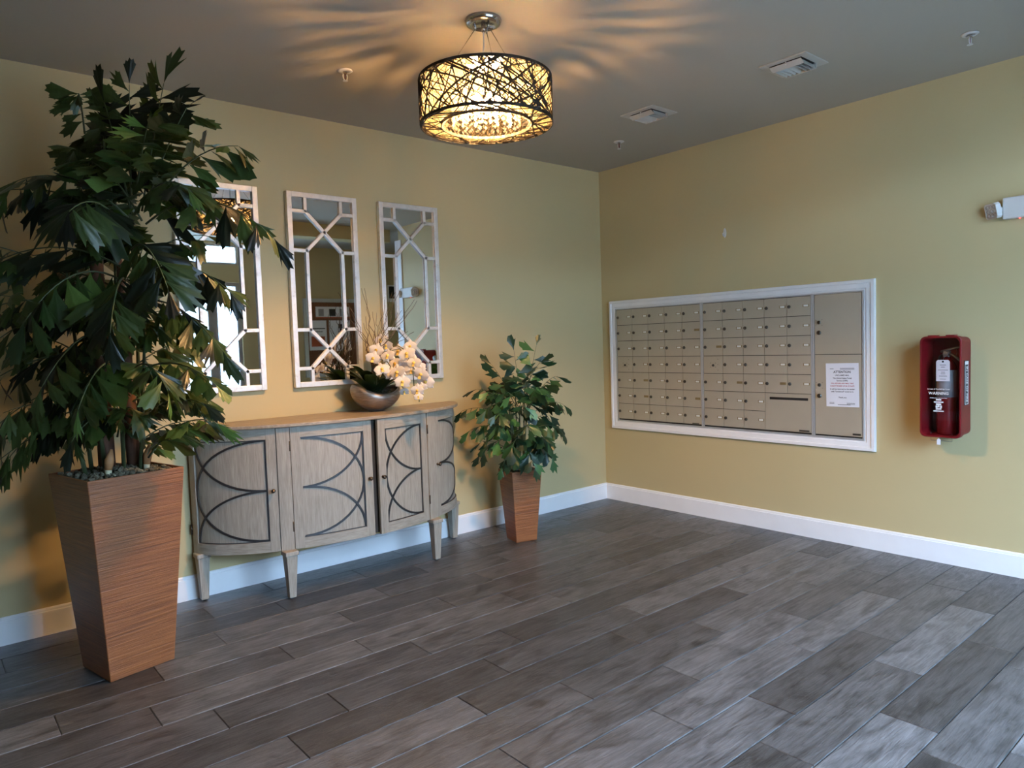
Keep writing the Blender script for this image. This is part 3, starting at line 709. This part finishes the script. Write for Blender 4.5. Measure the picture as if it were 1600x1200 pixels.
for a, ln_, w, lf in ((2.9, .17, .040, .22), (3.5, .19, .046, .15), (4.1, .17, .044, .20), (2.4, .17, .038, .26), (.1, .15, .045, .30), (5.6, .14, .045, .26), (4.7, .16, .040, .15), (5.2, .15, .038, .14), (.9, .14, .03, .15), (3.2, .15, .042, .32), (3.8, .13, .04, .26), (5.7, .14, .036, .12)):
    strap_leaf((.02*math.cos(a), .02*math.sin(a), .105), (math.cos(a), math.sin(a)*.8, .15), ln_, w, lf)
def flower_mesh():
    mb = MB()
    def petal(ang_, ln_, w, cup, z0):
        c, s = math.cos(ang_), math.sin(ang_)
        def fn(u, v):
            q = (v-.5)*2; wv = w*math.sin(PI*min(1, .06+.94*u)**.75)**.75 if u < 1 else 0
            x, y = ln_*u, q*wv; z = z0+cup*(u*u)-.10*ln_*q*q
            return V((x*c-y*s, x*s+y*c, z))
        mb.grid(fn, 5, 4)
    for k in range(3): petal(PI/2+k*2*PI/3, 1.0, .36, -.12, -.03)
    petal(.12, 1.02, .58, .10, .02); petal(PI-.12, 1.02, .58, .10, .02)
    return mb.mesh('flower', PETAL, True)
FM = flower_mesh()
lm = MB().lathe([(0, -.02), (.16, .02), (.20, .14), (.13, .26), (0, .30)], n=8)
lm.add([(-.12, -.18, .2), (.12, -.18, .2), (.2, -.42, .30), (0, -.52, .34), (-.2, -.42, .30)], [(0, 1, 2, 3, 4)])
LMESH = lm.mesh('lip', LIP, True)
fl_px = [(588, 547, 4.22), (606, 556, 4.15), (583, 560, 4.18), (597, 577, 4.10), (636, 553, 4.12), (647, 567, 4.07), (628, 575, 4.17), (621, 582, 4.1), (629, 597, 4.02), (658, 585, 4.07), (665, 597, 4.10), (641, 541, 4.22), (622, 549, 4.25), (603, 540, 4.30), (652, 610, 4.04), (612, 583, 4.15), (595, 531, 4.30), (642, 580, 4.2), (655, 575, 4.18), (660, 605, 4.05), (654, 620, 4.03), (632, 612, 4.06), (638, 565, 4.25), (617, 568, 4.24)]
ro = random.Random(4)
for i, (px_, py_, d_) in enumerate(fl_px):
    p = at(px_, py_, d_+.07)-OB
    N_ = V((-fw.x, -fw.y, 0))+V((ro.uniform(-.6, .45), ro.uniform(-.5, .4), ro.uniform(-.15, .35)))
    N_.normalize(); X = V((0, 0, 1)).cross(N_).normalized(); Y = N_.cross(X)
    rr_ = ro.uniform(-.4, .4); X, Y = X*math.cos(rr_)+Y*math.sin(rr_), Y*math.cos(rr_)-X*math.sin(rr_)
    sc = (.052 if i < 11 else .046)*ro.uniform(.9, 1.08)*(.7 if py_ > 600 and i > 17 else 1)
    f_ = inst('flower', FM, ob, frame_mat(X, Y, N_, p) @ Matrix.Scale(sc, 4))
    inst('lip', LMESH, f_, None)
for pts in (((585, 600, 4.22), (580, 560, 4.25), (600, 528, 4.28), (630, 545, 4.2), (655, 590, 4.12), (655, 628, 4.1)), ((590, 600, 4.22), (600, 550, 4.22), (625, 545, 4.2), (645, 575, 4.16), (648, 618, 4.12)), ((588, 602, 4.2), (590, 570, 4.18), (605, 565, 4.17), (622, 590, 4.14), (632, 612, 4.12))):
    MB().tube([at(x, y, d_+.09)-OB for x, y, d_ in pts], .0028, 6).build('flower_stem', STEMG, ob, True)
tw = random.Random(9)
for i in range(22):
    x0, y0 = 585+tw.uniform(-8, 8), 588; ex, ey = (545+i*5.2)+tw.uniform(-8, 8), tw.choice((460, 480, 500, 515))+tw.uniform(-12, 12); d_ = 4.36+tw.uniform(-.05, .05)
    pts = []
    for k in range(13):
        s = k/12; j = 5*math.sin(s*PI)
        pts.append(at(x0+(ex-x0)*(s**1.4)+tw.uniform(-j, j)*.8, y0+(ey-y0)*s+tw.uniform(-2, 2), d_+tw.uniform(-.015, .015))-OB)
    MB().tube(pts, [.0026-.0014*k/12 for k in range(13)], 5).build('curly_twig', TWIG, ob, True)

# ------------------------------------------------------------------ text helper (wall_right faces -X: right = -Y)
def text_mesh(txt, size, mat, align='CENTER', bold=False):
    cu = bpy.data.curves.new('t', 'FONT'); cu.body = txt; cu.size = size; cu.align_x = align; cu.align_y = 'CENTER'
    cu.resolution_u = 2
    if bold: cu.offset = size*.022
    o = bpy.data.objects.new('t', cu); COL.objects.link(o); dg = bpy.context.evaluated_depsgraph_get()
    me = bpy.data.meshes.new_from_object(o.evaluated_get(dg)); bpy.data.objects.remove(o); me.materials.clear(); me.materials.append(mat)
    return me
def wtext(name, txt, size, mat, parent, x, y, z, align='CENTER', bold=False, width=None):
    me = text_mesh(txt, size, mat, align, bold); sx = 1
    if width:
        w = max(v.co.x for v in me.vertices)-min(v.co.x for v in me.vertices); sx = width/w
    return inst(name, me, parent, frame_mat(V((0, -1, 0)), V((0, 0, 1)), V((-1, 0, 0)), V((x, y, z))) @ Matrix.Diagonal((sx, 1, 1, 1)))

# ------------------------------------------------------------------ mailboxes
MY0, MY1, MZ0, MZ1 = -.160, -2.166, .676, 1.604
tr = MB()
def tprof(y0, y1, z0, z1):
    # mitred picture-frame moulding, four rings
    out = [(-.0, 0.0, .066), (-.022, 0.004, .066), (-.022, .022, .066), (-.016, .026, .066), (-.016, .052, .066), (-.011, .058, .066), (-.011, .066, .066), (0, .066, .066)]
    rings = []
    for x, d, w in out:
        k = w-d
        rings.append([(x, y0+k, z0-k), (x, y0+k, z1+k), (x, y1-k, z1+k), (x, y1-k, z0-k)])
    vs_ = sum(rings, []); m = len(out)
    return vs_, [(i*4+a, ((i+1) % m)*4+a, ((i+1) % m)*4+(a+1) % 4, i*4+(a+1) % 4) for i in range(m) for a in range(4)]
struct(tr.add(*tprof(MY0, MY1, MZ0, MZ1)).build('trim_3', WHITE))
lockm = MB().lathe([(.0115, 0), (.0115, .003), (.009, .005), (.009, .009), (0, .009)], n=12, M=Matrix(((0, 0, -1), (0, 1, 0), (1, 0, 0)))).mesh('lock', LOCK)
platem = MB().box(-.0025, 0, -.021, .021, -.0085, .0085).mesh('label_holder', PLATE)
labelm = MB().box(-.0032, -.002, -.0165, .0150, -.0062, .0062).mesh('paper_label', PLABEL)
rm = random.Random(21)
def bank(ya, yb_, lab, skip=(), master=(3, 0), grp='mailbox modules set in one white frame'):
    t = thing('mailbox_bank', (0, (ya+yb_)/2, MZ0), lab, 'mailboxes', grp)
    org = V((0, (ya+yb_)/2, MZ0))
    MB(org).box(-.006, 0, yb_, ya, MZ0, MZ1).build('frame', ALUF, t, loc=(0, 0, 0))
    m = MB(org)
    for y_, s in ((ya, -1), (yb_, 1)): m.box(-.017, -.006, y_, y_+s*.010, MZ0, MZ1)
    m.box(-.017, -.006, yb_+.010, ya-.010, MZ0, MZ0+.010).box(-.017, -.006, yb_+.010, ya-.010, MZ1-.008, MZ1)
    m.build('frame_edge', ALUF, t, loc=(0, 0, 0))
    MB(org).box(-.0075, -.0055, yb_+.010, ya-.010, MZ0+.010, MZ1-.008).build('gap_shade_sheet', DARKGAP, t, loc=(0, 0, 0))  # dark sheet behind the doors, paints the shade in the gaps
    y0, y1, z0, z1 = ya-.011, yb_+.011, MZ0+.020, MZ1-.010; cw, rh = (y0-y1)/5, (z1-z0)/7
    dm = MB().box(-.015, -.0075, -cw/2+.0011, cw/2-.0011, -rh/2+.0018, rh/2-.0018).mesh('mailbox_door', ALU)
    for r in range(7):
        for c in range(5):
            if (r, c) in skip: continue
            p = V((0, y0-cw*(c+.5), z1-rh*(r+.5)))-org
            d = inst('mailbox_door', dm, t, Matrix.Translation(p+V((rm.uniform(-.0008, .0004), 0, 0))))
            if (r, c) == master:
                inst('lock', lockm, d, Matrix.Translation((-.015, 0, -.005)) @ Matrix.Scale(.8, 4))
                for dy, dz_ in ((.02, .012), (-.02, .012), (.02, -.018), (-.02, -.018), (-.04, .04), (-.04, 0), (-.04, -.04)):
                    MB().lathe([(.0025, 0), (.0025, .001)], (-.015, dy, dz_), 8, Matrix(((0, 0, -1), (0, 1, 0), (1, 0, 0)))).build('rivet', LOCK, d)
                continue
            inst('lock', lockm, d, Matrix.Translation((-.015, cw*.40, 0)))
            h = inst('label_holder', platem, d, Matrix.Translation((-.015, -cw*.31, .002)))
            if rm.random() < .90 and not (c == 4 and r == 1 and ya > -.5): inst('paper_label', labelm, d, Matrix.Translation((-.015, -cw*.31, .002)))
    return t, org, (y0, y1, z0, z1, cw, rh)
def mark(par, org, y, z, w):      # small illegible plate
    MB(org).box(-.0158, -.0149, y-w/2, y+w/2, z-.006, z+.006).build('maker_plate', LOCK, par, loc=(0, 0, 0))
t1_, o1_, _ = bank(MY0, -.994, 'five-column mailbox bank of small metal doors next to the room corner')
mark(t1_, o1_, -.93, MZ0+.024, .06)
t2_, o2_, (y0, y1, z0, z1, cw, rh) = bank(-.996, -1.840, 'mailbox bank with a large slotted outgoing mail door at its lower corner', skip=[(5, 3), (5, 4), (6, 3), (6, 4)])
od = MB(o2_).box(-.015, -.0075, y1+.001, y0-3*cw-.001, z0+.002, z0+2*rh-.002).build('outgoing_mail_door', ALU, t2_, loc=(0, 0, 0))
MB(o2_).box(-.0156, -.0145, y1+.022, y0-3*cw-.034, z0+2*rh-.044, z0+2*rh-.027).build('mail_slot', DARKGAP, od, loc=(0, 0, 0))  # slot is a thin dark plate, its shade put into the colour
mark(od, o2_, y1+.05, z0+.012, .07)
# parcel lockers
pk = thing('parcel_locker', (0, -2.004, MZ0), 'two tall metal parcel locker doors beside the mailbox banks', 'parcel locker', 'mailbox modules set in one white frame')
ok = V((0, -2.004, MZ0)); ya, yb_ = -1.842, MY1
MB(ok).box(-.006, 0, yb_, ya, MZ0, MZ1).build('frame', ALUF, pk, loc=(0, 0, 0))
m = MB(ok)
for y_, s in ((ya, -1), (yb_, 1)): m.box(-.017, -.006, y_, y_+s*.010, MZ0, MZ1)
m.box(-.017, -.006, yb_+.01, ya-.01, MZ0, MZ0+.01).box(-.017, -.006, yb_+.01, ya-.01, MZ1-.008, MZ1).build('frame_edge', ALUF, pk, loc=(0, 0, 0))
MB(ok).box(-.0075, -.0055, yb_+.01, ya-.01, MZ0+.01, MZ1-.008).build('gap_shade_sheet', DARKGAP, pk, loc=(0, 0, 0))  # dark sheet painting the shade around the locker doors
zm = 1.212
for z0_, z1_, lz in ((zm+.002, MZ1-.010, (1.418, 1.352)), (MZ0+.020, zm-.002, (1.015, .945))):
    d = MB(ok).box(-.015, -.0075, yb_+.014, ya-.013, z0_, z1_).build('locker_door', ALU, pk, loc=(0, 0, 0))
    for q, lz_ in enumerate(lz): inst('lock', lockm, d, Matrix.Translation(V((-.015, ya-.042, lz_))-ok) @ Matrix.Scale(1.0 if q == 0 else 1.25, 4))
    for dy, dz_ in ((.02, .016), (-.02, .016), (.02, -.02), (-.02, -.02)):
        MB().lathe([(.002, 0), (.002, .001)], V((-.015, ya-.042+dy, lz[0]+dz_))-ok, 8, Matrix(((0, 0, -1), (0, 1, 0), (1, 0, 0)))).build('rivet', LOCK, d)
mark(pk, ok, -2.12, MZ0+.034, .05)
# notice
NP = V((-.016, -2.032, 1.018))
no = thing('paper_notice', NP, 'white printed attention notice taped to the lower parcel locker door', 'notice')
no.rotation_euler = (-.012, 0, 0)
MB().box(-.0006, 0, -.1035, .1035, -.138, .138).build('sheet', PAPER, no)
for txt, sz, z, mat, w in (('ATTENTION', .020, .082, INK, .108), ('UNCLAIMED MAIL', .0125, .061, INK, .088), ('The United States Postal', .0125, .043, INK, .118), ('Service (USPS)', .0125, .027, INK, .070),
                        ('WILL RETURN ANY MAIL THAT', .0115, .010, REDINK, .145), ('IS NOT PICKED UP IN 10 DAYS', .0125, -.007, REDINK, .150), ('It will be returned to the sender', .0115, -.026, INK, .155), ('with "Unclaimed" noted on it.', .0115, -.042, INK, .142), ('Thank you', .012, -.079, INK, .050)):
    wtext('printed_line', txt, sz, mat, no, -.0009, 0, z, bold=True, width=w)
for y_, z, w, k in ((-.032, .106, .09, 2), (.065, .103, .024, 1), (.068, -.112, .03, 2), (-.052, -.114, .05, 2), (-.01, -.125, .08, 1)):
    mbx = MB()
    for q in range(k): mbx.box(-.0009, -.0006, y_-w/2, y_+w/2, z-q*.007-.0012, z-q*.007+.0012)
    mbx.build('small_print', INK, no)

# ------------------------------------------------------------------ fire extinguisher box
EX = V((0, -2.641, .750)); hw_, hh_, dp = .104, .561, .168
ec = thing('extinguisher_cabinet', EX, 'red plastic fire extinguisher box with clear front on the mailbox wall', 'extinguisher box')
def rrect(w, h, r, n=6, inset=0):
    pts = []
    for cx_, cz_, a0 in ((w-r, h-r, 0), (-w+r, h-r, PI/2), (-w+r, r, PI), (w-r, r, 1.5*PI)):
        for k in range(n+1): a = a0+PI/2*k/n; pts.append((cx_+(r-inset)*math.cos(a), cz_+(r-inset)*math.sin(a)))
    return pts
def loft(rings, close_last=True):
    vs_ = sum(rings, []); n = len(rings[0]); fs = [(i*n+k, i*n+(k+1) % n, (i+1)*n+(k+1) % n, (i+1)*n+k) for i in range(len(rings)-1) for k in range(n)]
    if close_last: fs.append(tuple((len(rings)-1)*n+k for k in range(n)))
    return vs_, fs
rg_ = lambda x, ins, sh=0: [(x, -a, b_) for a, b_ in rrect(hw_-sh, hh_-2*sh, .03, 6, ins)] if not sh else [(x, -a, b_+sh) for a, b_ in rrect(hw_-sh, hh_-2*sh, .03, 6, ins)]
o = MB().add(*loft([rg_(-.001, 0, .007), rg_(-.125, 0, .005), rg_(-.128, 0, 0), rg_(-dp+.004, 0, 0), rg_(-dp, 0, .003), rg_(-dp, 0, .009), rg_(-dp+.01, 0, .012), rg_(-.012, 0, .014)])).build('shell', RED, ec); smooth_angle(o, 35)
o = MB().add(*loft([rg_(-dp+.005, 0, .0105), rg_(-dp+.003, 0, .0105)])).build('clear_cover', ACRYL, ec)
for y_ in (.045, -.045): MB().box(-dp+.01, -dp+.06, y_-.022, y_+.022, hh_-.002, hh_+.006).build('cover_clip', RED, ec, bevel=.002)
cz = .257
wtext('printed_line', 'In Case of Fire Pull Up Cover', .010, WPRINT, ec, -dp+.002, .008, cz+.012, bold=True, width=.112)
wtext('printed_line', 'WARNING', .022, WPRINT, ec, -dp+.002, .008, cz-.012, bold=True, width=.100)
wtext('printed_line', 'Breaking cover may cause injury', .007, WPRINT, ec, -dp+.002, .008, cz-.037, bold=True, width=.086)
em = MB()
for y_, z, w, h in ((.008, -.047, .026, .009), (.008, -.060, .048, .007), (.008, -.072, .026, .010), (.018, -.086, .010, .014), (-.004, -.086, .010, .014), (.008, -.083, .008, .012), (.008, -.098, .028, .008), (.008, -.110, .052, .006)):
    em.box(-dp+.002, -dp+.0025, y_-w/2, y_+w/2, cz+z-h/2, cz+z+h/2)
em.build('warning_emblem', WPRINT, ec)
# vertical side strip (faces -Y side)
ys = -hw_+.003
st = MB().box(-.118, -.062, ys-.004, ys-.0005, .180, .424).build('side_strip', BLACK, ec)
bo = MB()
for a in ((-.116, -.113, .184, .400), (-.067, -.064, .184, .400), (-.113, -.067, .184, .187), (-.116, -.064, .402, .420)): bo.box(a[0], a[1], ys-.005, ys-.004, a[2], a[3])
bo.build('strip_border', WPRINT, ec)
me = text_mesh('IN CASE OF FIRE', .036, WPRINT, 'CENTER', True)
w = max(v.co.x for v in me.vertices)-min(v.co.x for v in me.vertices)
inst('strip_lettering', me, ec, frame_mat(V((0, 0, -1)), V((1, 0, 0)), V((0, -1, 0)), V((-.09, ys-.0055, .294))) @ Matrix.Diagonal((.195/w, 1, 1, 1)))
# bracket + seal tag below
MB().tube([(-.12, .062, .02), (-.12, .062, -.024), (-.12, -.045, -.024), (-.12, -.045, .02)], .0014, 6).build('wire_bracket', STEEL, ec)
MB().tube([(-dp+.012, .008, .01), (-dp+.006, .008, -.004), (-dp+.006, .008, -.016)], .0012, 5).build('seal_wire', LIGHTP, ec)
o = MB().prism([(-.009, -.040), (.009, -.040), (.009, -.014), (.004, -.008), (-.004, -.008), (-.009, -.014)], lambda a, b_: V((-dp+.004, .008+a, b_)), lambda a, b_: V((-dp+.007, .008+a, b_))).build('seal_tag', PAPER, ec)
# extinguisher
XE = V((-.085, -2.648, .762))
fe = thing('fire_extinguisher', XE, 'red fire extinguisher with grey label band inside the red wall box', 'fire extinguisher')
MB().lathe([(0, 0), (.045, 0), (.050, .008), (.050, .36), (.046, .385), (.030, .41), (.018, .42), (.018, .435), (0, .435)], n=28).build('cylinder', REDC, fe, True)
MB().lathe([(.0505, .21), (.0508, .21), (.0508, .36), (.0505, .36)], n=28, cap=False).build('label_band', GREY, fe, True)
MB().box(-.016, .016, -.016, .016, .43, .465).build('valve', STEEL, fe, bevel=.003)
MB().lathe([(.014, 0), (.014, .01), (0, .012)], (-.016, .0, .447), 14, Matrix(((0, 0, -1), (0, 1, 0), (1, 0, 0)))).build('gauge', STEEL, fe)
MB().tube([(0, .03, .462), (-.01, .0, .470), (-.015, -.045, .482), (-.015, -.075, .488)], [.006, .007, .006, .004], 8).build('lever', STEEL, fe, True)
MB().tube([(0, .0, .455), (-.012, -.03, .445), (-.015, -.055, .425), (-.015, -.075, .405)], [.006, .007, .007, .005], 8).build('carry_handle', STEEL, fe, True)
MB().tube([(-.015, -.05, .481), (-.018, -.056, .46), (-.015, -.05, .44)], .0012, 5).build('pull_pin', STEEL, fe)
MB().tube([(0, .018, .445), (0, .035, .435), (0, .048, .39), (0, .053, .30), (0, .053, .2)], .007, 8).build('hose', BLACK, fe, True)
it = thing('inspection_tag', V((-.146, -2.648, 1.062)), 'white inspection tag hanging from the extinguisher valve', 'tag')
MB().prism([(-.034, 0), (.034, 0), (.034, .108), (.026, .118), (-.026, .118), (-.034, .108)], lambda a, b_: V((-.0005, a, b_)), lambda a, b_: V((0, a, b_))).build('card', PAPER, it)
MB().lathe([(.0055, 0), (.0055, .0006)], (-.0006, 0, .108), 12, Matrix(((0, 0, -1), (0, 1, 0), (1, 0, 0)))).build('punch_hole', INK, it)
MB().tube([(-.001, 0, .110), (.015, 0, .130), (.045, 0, .138)], .0011, 5).build('tie_wire', STEEL, it)
pl_ = MB()
for z, w in ((.09, .03), (.078, .02), (.062, .05), (.05, .02), (.041, .022), (.028, .04), (.012, .03)): pl_.box(-.0009, -.0005, -w/2, w/2, z-.0012, z+.0012)
pl_.build('printed_lines', INK, it)

# ------------------------------------------------------------------ emergency light
EL = V((0, -3.020, 1.973))
eg = thing('emergency_light', EL, 'white twin-head emergency light high on the mailbox wall', 'emergency light')
MB().box(-.045, 0, -.125, .125, -.056, .056).build('housing', LIGHTP, eg, bevel=.006)
for s in (1, -1):
    hd = MB().tube([(-.03, s*.125, .0), (-.03, s*.145, .0)], .014, 10).build('lamp_head', LIGHTP, eg, True)
    dr_ = V((-.75, s*.55, -.22)).normalized(); Xh = dr_.cross(V((0, 0, 1))).normalized(); Yh = Xh.cross(dr_)
    c = V((-.045, s*.165, -.005)); q = .041
    def P_(a, b_, d_, k=1.0): return c+Xh*a*q*k+Yh*b_*q*k+dr_*d_
    oc = [(-1, -.75), (-.75, -1), (.75, -1), (1, -.75), (1, .75), (.75, 1), (-.75, 1), (-1, .75)]
    MB().add(*loft([[P_(a, b_, -.028, .55) for a, b_ in oc], [P_(a, b_, -.012) for a, b_ in oc], [P_(a, b_, .016) for a, b_ in oc], [P_(a, b_, .016, .88) for a, b_ in oc], [P_(a, b_, .010, .86) for a, b_ in oc]])).build('head_shell', LIGHTP, hd)
    for i in range(3):
        for j in range(3):
            MB().lathe([(.0105, 0), (.0095, .006), (.004, .008), (0, .008)], P_((i-1)*.54, (j-1)*.54, .0085), 10, V((0, 0, 1)).rotation_difference(dr_).to_matrix()).build('lens', LENS, hd, True)
MB().lathe([(.004, 0), (.004, .004), (0, .005)], (-.03, .05, -.056), 10, Matrix.Rotation(PI, 3, 'X')).build('indicator', REDLED, eg, True)

# ------------------------------------------------------------------ wall hook
hk = thing('wall_hook', V((0, -1.196, 2.084)), 'small white adhesive hook high on the mailbox wall', 'hook')
MB().prism([(.012*math.cos(2*PI*k/20), .034*math.sin(2*PI*k/20)) for k in range(20)], lambda a, b_: V((-.007, a, b_)), lambda a, b_: V((0, a, b_))).build('back_plate', LIGHTP, hk, bevel=.002)
MB().tube([(-.006, 0, .004), (-.010, 0, -.014), (-.020, 0, -.022), (-.027, 0, -.014), (-.028, 0, -.002)], [.006, .006, .0055, .005, .004], 8).build('prong', LIGHTP, hk, True)

# ------------------------------------------------------------------ ceiling vents and sprinklers
def vent(x, y, lab):
    t = thing('ceiling_vent', (x, y, H), lab, 'vent', 'ceiling vents'); a, b_ = .122, .128
    fb = MB(); i0, i1 = .082, .086
    for x0, x1, y0, y1 in ((-a, a, -b_, -i1), (-a, a, i1, b_), (-a, -i0, -i1, i1), (i0, a, -i1, i1)): fb.box(x0, x1, y0, y1, -.006, 0)
    fb.build('flange', VENTM, t, bevel=.002)
    MB().box(-i0, i0, -i1, i1, -.0012, -.0002).build('duct_opening', DARKGAP, t)  # flat dark sheet, the shade up the duct painted in
    MB().hexa([(-i0-.004, -i1, -.014), (-i0+.03, -i1, -.030), (-i0+.03, i1, -.030), (-i0-.004, i1, -.014)], [(-i0-.004, -i1, -.012), (-i0+.03, -i1, -.028), (-i0+.03, i1, -.028), (-i0-.004, i1, -.012)]).build('long_vane', VENTM, t)
    MB().box(-i0+.002, -i0+.006, -.003, .003, -.02, -.004).build('damper_lever', LIGHTP, t)
    for k in range(7):
        y0 = -i1+.012+k*.0235; s = 1 if k < 3 else -1
        MB().hexa([(-.045, y0-s*.009, -.030), (.072, y0-s*.009, -.030), (.072, y0-s*.009+.0015, -.030), (-.045, y0-s*.009+.0015, -.030)], [(-.045, y0+s*.006, -.003), (.078, y0+s*.006, -.003), (.078, y0+s*.006+.0015, -.003), (-.045, y0+s*.006+.0015, -.003)]).build('vane', VENTM, t)
    MB().box(.074, .078, -i1, i1, -.030, -.002).build('end_strip', VENTM, t)
vent(-.888, -2.190, 'square ceiling vent with louvres farther from the room corner')
vent(-.878, -1.233, 'square ceiling vent with louvres closer to the room corner')
def sprinkler(x, y, lab):
    t = thing('sprinkler_head', (x, y, H), lab, 'sprinkler', 'fire sprinkler heads on the ceiling')
    MB().lathe([(.036, 0), (.038, -.003), (.030, -.008), (.014, -.009), (.014, -.004), (0, -.004)], n=24).build('escutcheon', LIGHTP, t, True)
    MB().lathe([(.010, -.006), (.010, -.020), (0, -.020)], n=12).build('body', CHROME, t)
    MB().tube([(-.010, 0, -.018), (-.013, 0, -.030), (-.010, 0, -.044), (0, 0, -.050), (.010, 0, -.044), (.013, 0, -.030), (.010, 0, -.018)], .0028, 6).build('frame_arms', LIGHTP, t, True)
    MB().lathe([(.0025, -.020), (.0025, -.048)], n=8).build('glass_bulb', REDC, t)
    MB().lathe([(.013, -.051), (.013, -.0525), (0, -.0525)], n=16).build('deflector', LIGHTP, t)
sprinkler(-2.725, -.786, 'fire sprinkler head on the ceiling between the mirrors and the chandelier')
sprinkler(-.545, -2.895, 'fire sprinkler head on the ceiling above the emergency light')
sprinkler(-.564, -.715, 'fire sprinkler head on the ceiling near the room corner')

# ------------------------------------------------------------------ lobby things seen only in the mirrors
bbd = thing('bulletin_board', (-.30, BACK, 1.02), 'cork bulletin board in a pale frame reflected in the mirrors', 'bulletin board')
MB().box(0, .86, 0, .016, 0, .98).build('cork_panel', CORK, bbd)
f = MB().box(-.05, 0, 0, .03, -.05, 1.03).box(.86, .91, 0, .03, -.05, 1.03).box(0, .86, 0, .03, -.05, 0).box(0, .86, 0, .03, .98, 1.03).build('frame', ALUF, bbd)
def sheet(x0, x1, z0, z1, label, prints):
    t = thing('pinned_sheet', (x0, BACK+.016, z0), label, 'paper', 'papers pinned on the bulletin board')
    MB().box(0, x1-x0, 0, .001, 0, z1-z0).build('sheet', PAPER, t)
    for a, b_, c, d_, m in prints: MB().box(a, b_, .001, .0014, c, d_).build('print', m, t)
sheet(-.17, .34, 1.78, 1.94, 'wide pinned banner with three dark pictures at the top of the cork board', [(.04, .12, .03, .13, GREY), (.2, .3, .03, .13, INK), (.36, .46, .03, .13, GREY), (0, .51, 0, .02, ORANGE)])
sheet(-.28, -.02, 1.34, 1.75, 'pinned sheet with an orange block under the banner on the cork board', [(.03, .23, .05, .19, ORANGE), (.02, .24, .29, .305, INK), (.02, .2, .25, .26, INK)])
sheet(.02, .34, 1.32, 1.75, 'white pinned sheet with small dark drawings under the banner on the cork board', [(.14, .2, .32, .38, INK), (.16, .19, .26, .32, INK), (.15, .2, .1, .16, GREY)])
fp = thing('framed_picture', (.98, BACK, 2.02), 'dark framed picture on the lobby wall reflected in the mirror', 'picture')
MB().box(0, .3, 0, .02, 0, .25).build('frame', WHITE, fp, bevel=.004)
MB().box(.02, .28, .02, .022, .05, .23).build('print', BLACK, fp)
# shrubs outside the entrance
sl = MB().add([(0, 0, 0), (.5, .3, .08), (1, 0, 0), (.5, -.3, .08)], [(0, 1, 2), (0, 2, 3)])
for k, (x, y, sc) in enumerate(((-1.7, -8.6, 1.0), (-3.4, -9.4, 1.2))):
    t = thing('garden_shrub', (x, y, -.03), ('green shrub outside the glass entrance next to the side light', 'larger green shrub farther outside the glass entrance')[k], 'shrub', 'shrubs outside the entrance')
    rs = random.Random(k); lb = MB()
    for i in range(700):
        u = V((rs.gauss(0, 1), rs.gauss(0, 1), rs.gauss(0, 1))).normalized()*rs.uniform(.65, 1)*.5*sc; c = u+V((0, 0, .55*sc)); d = V((rs.gauss(0, 1), rs.gauss(0, 1), rs.gauss(0, 1))).normalized()*.09; e_ = d.orthogonal()*.35
        lb.add([c, c+d*.5+e_, c+d, c+d*.5-e_], [(0, 1, 2, 3)])
    tag(lb.build('foliage', LEAFL, t), kind='stuff')
    MB().tube([(0, 0, 0), (.02, 0, .6*sc)], [.03, .015], 8).build('stem', STEMB, t)
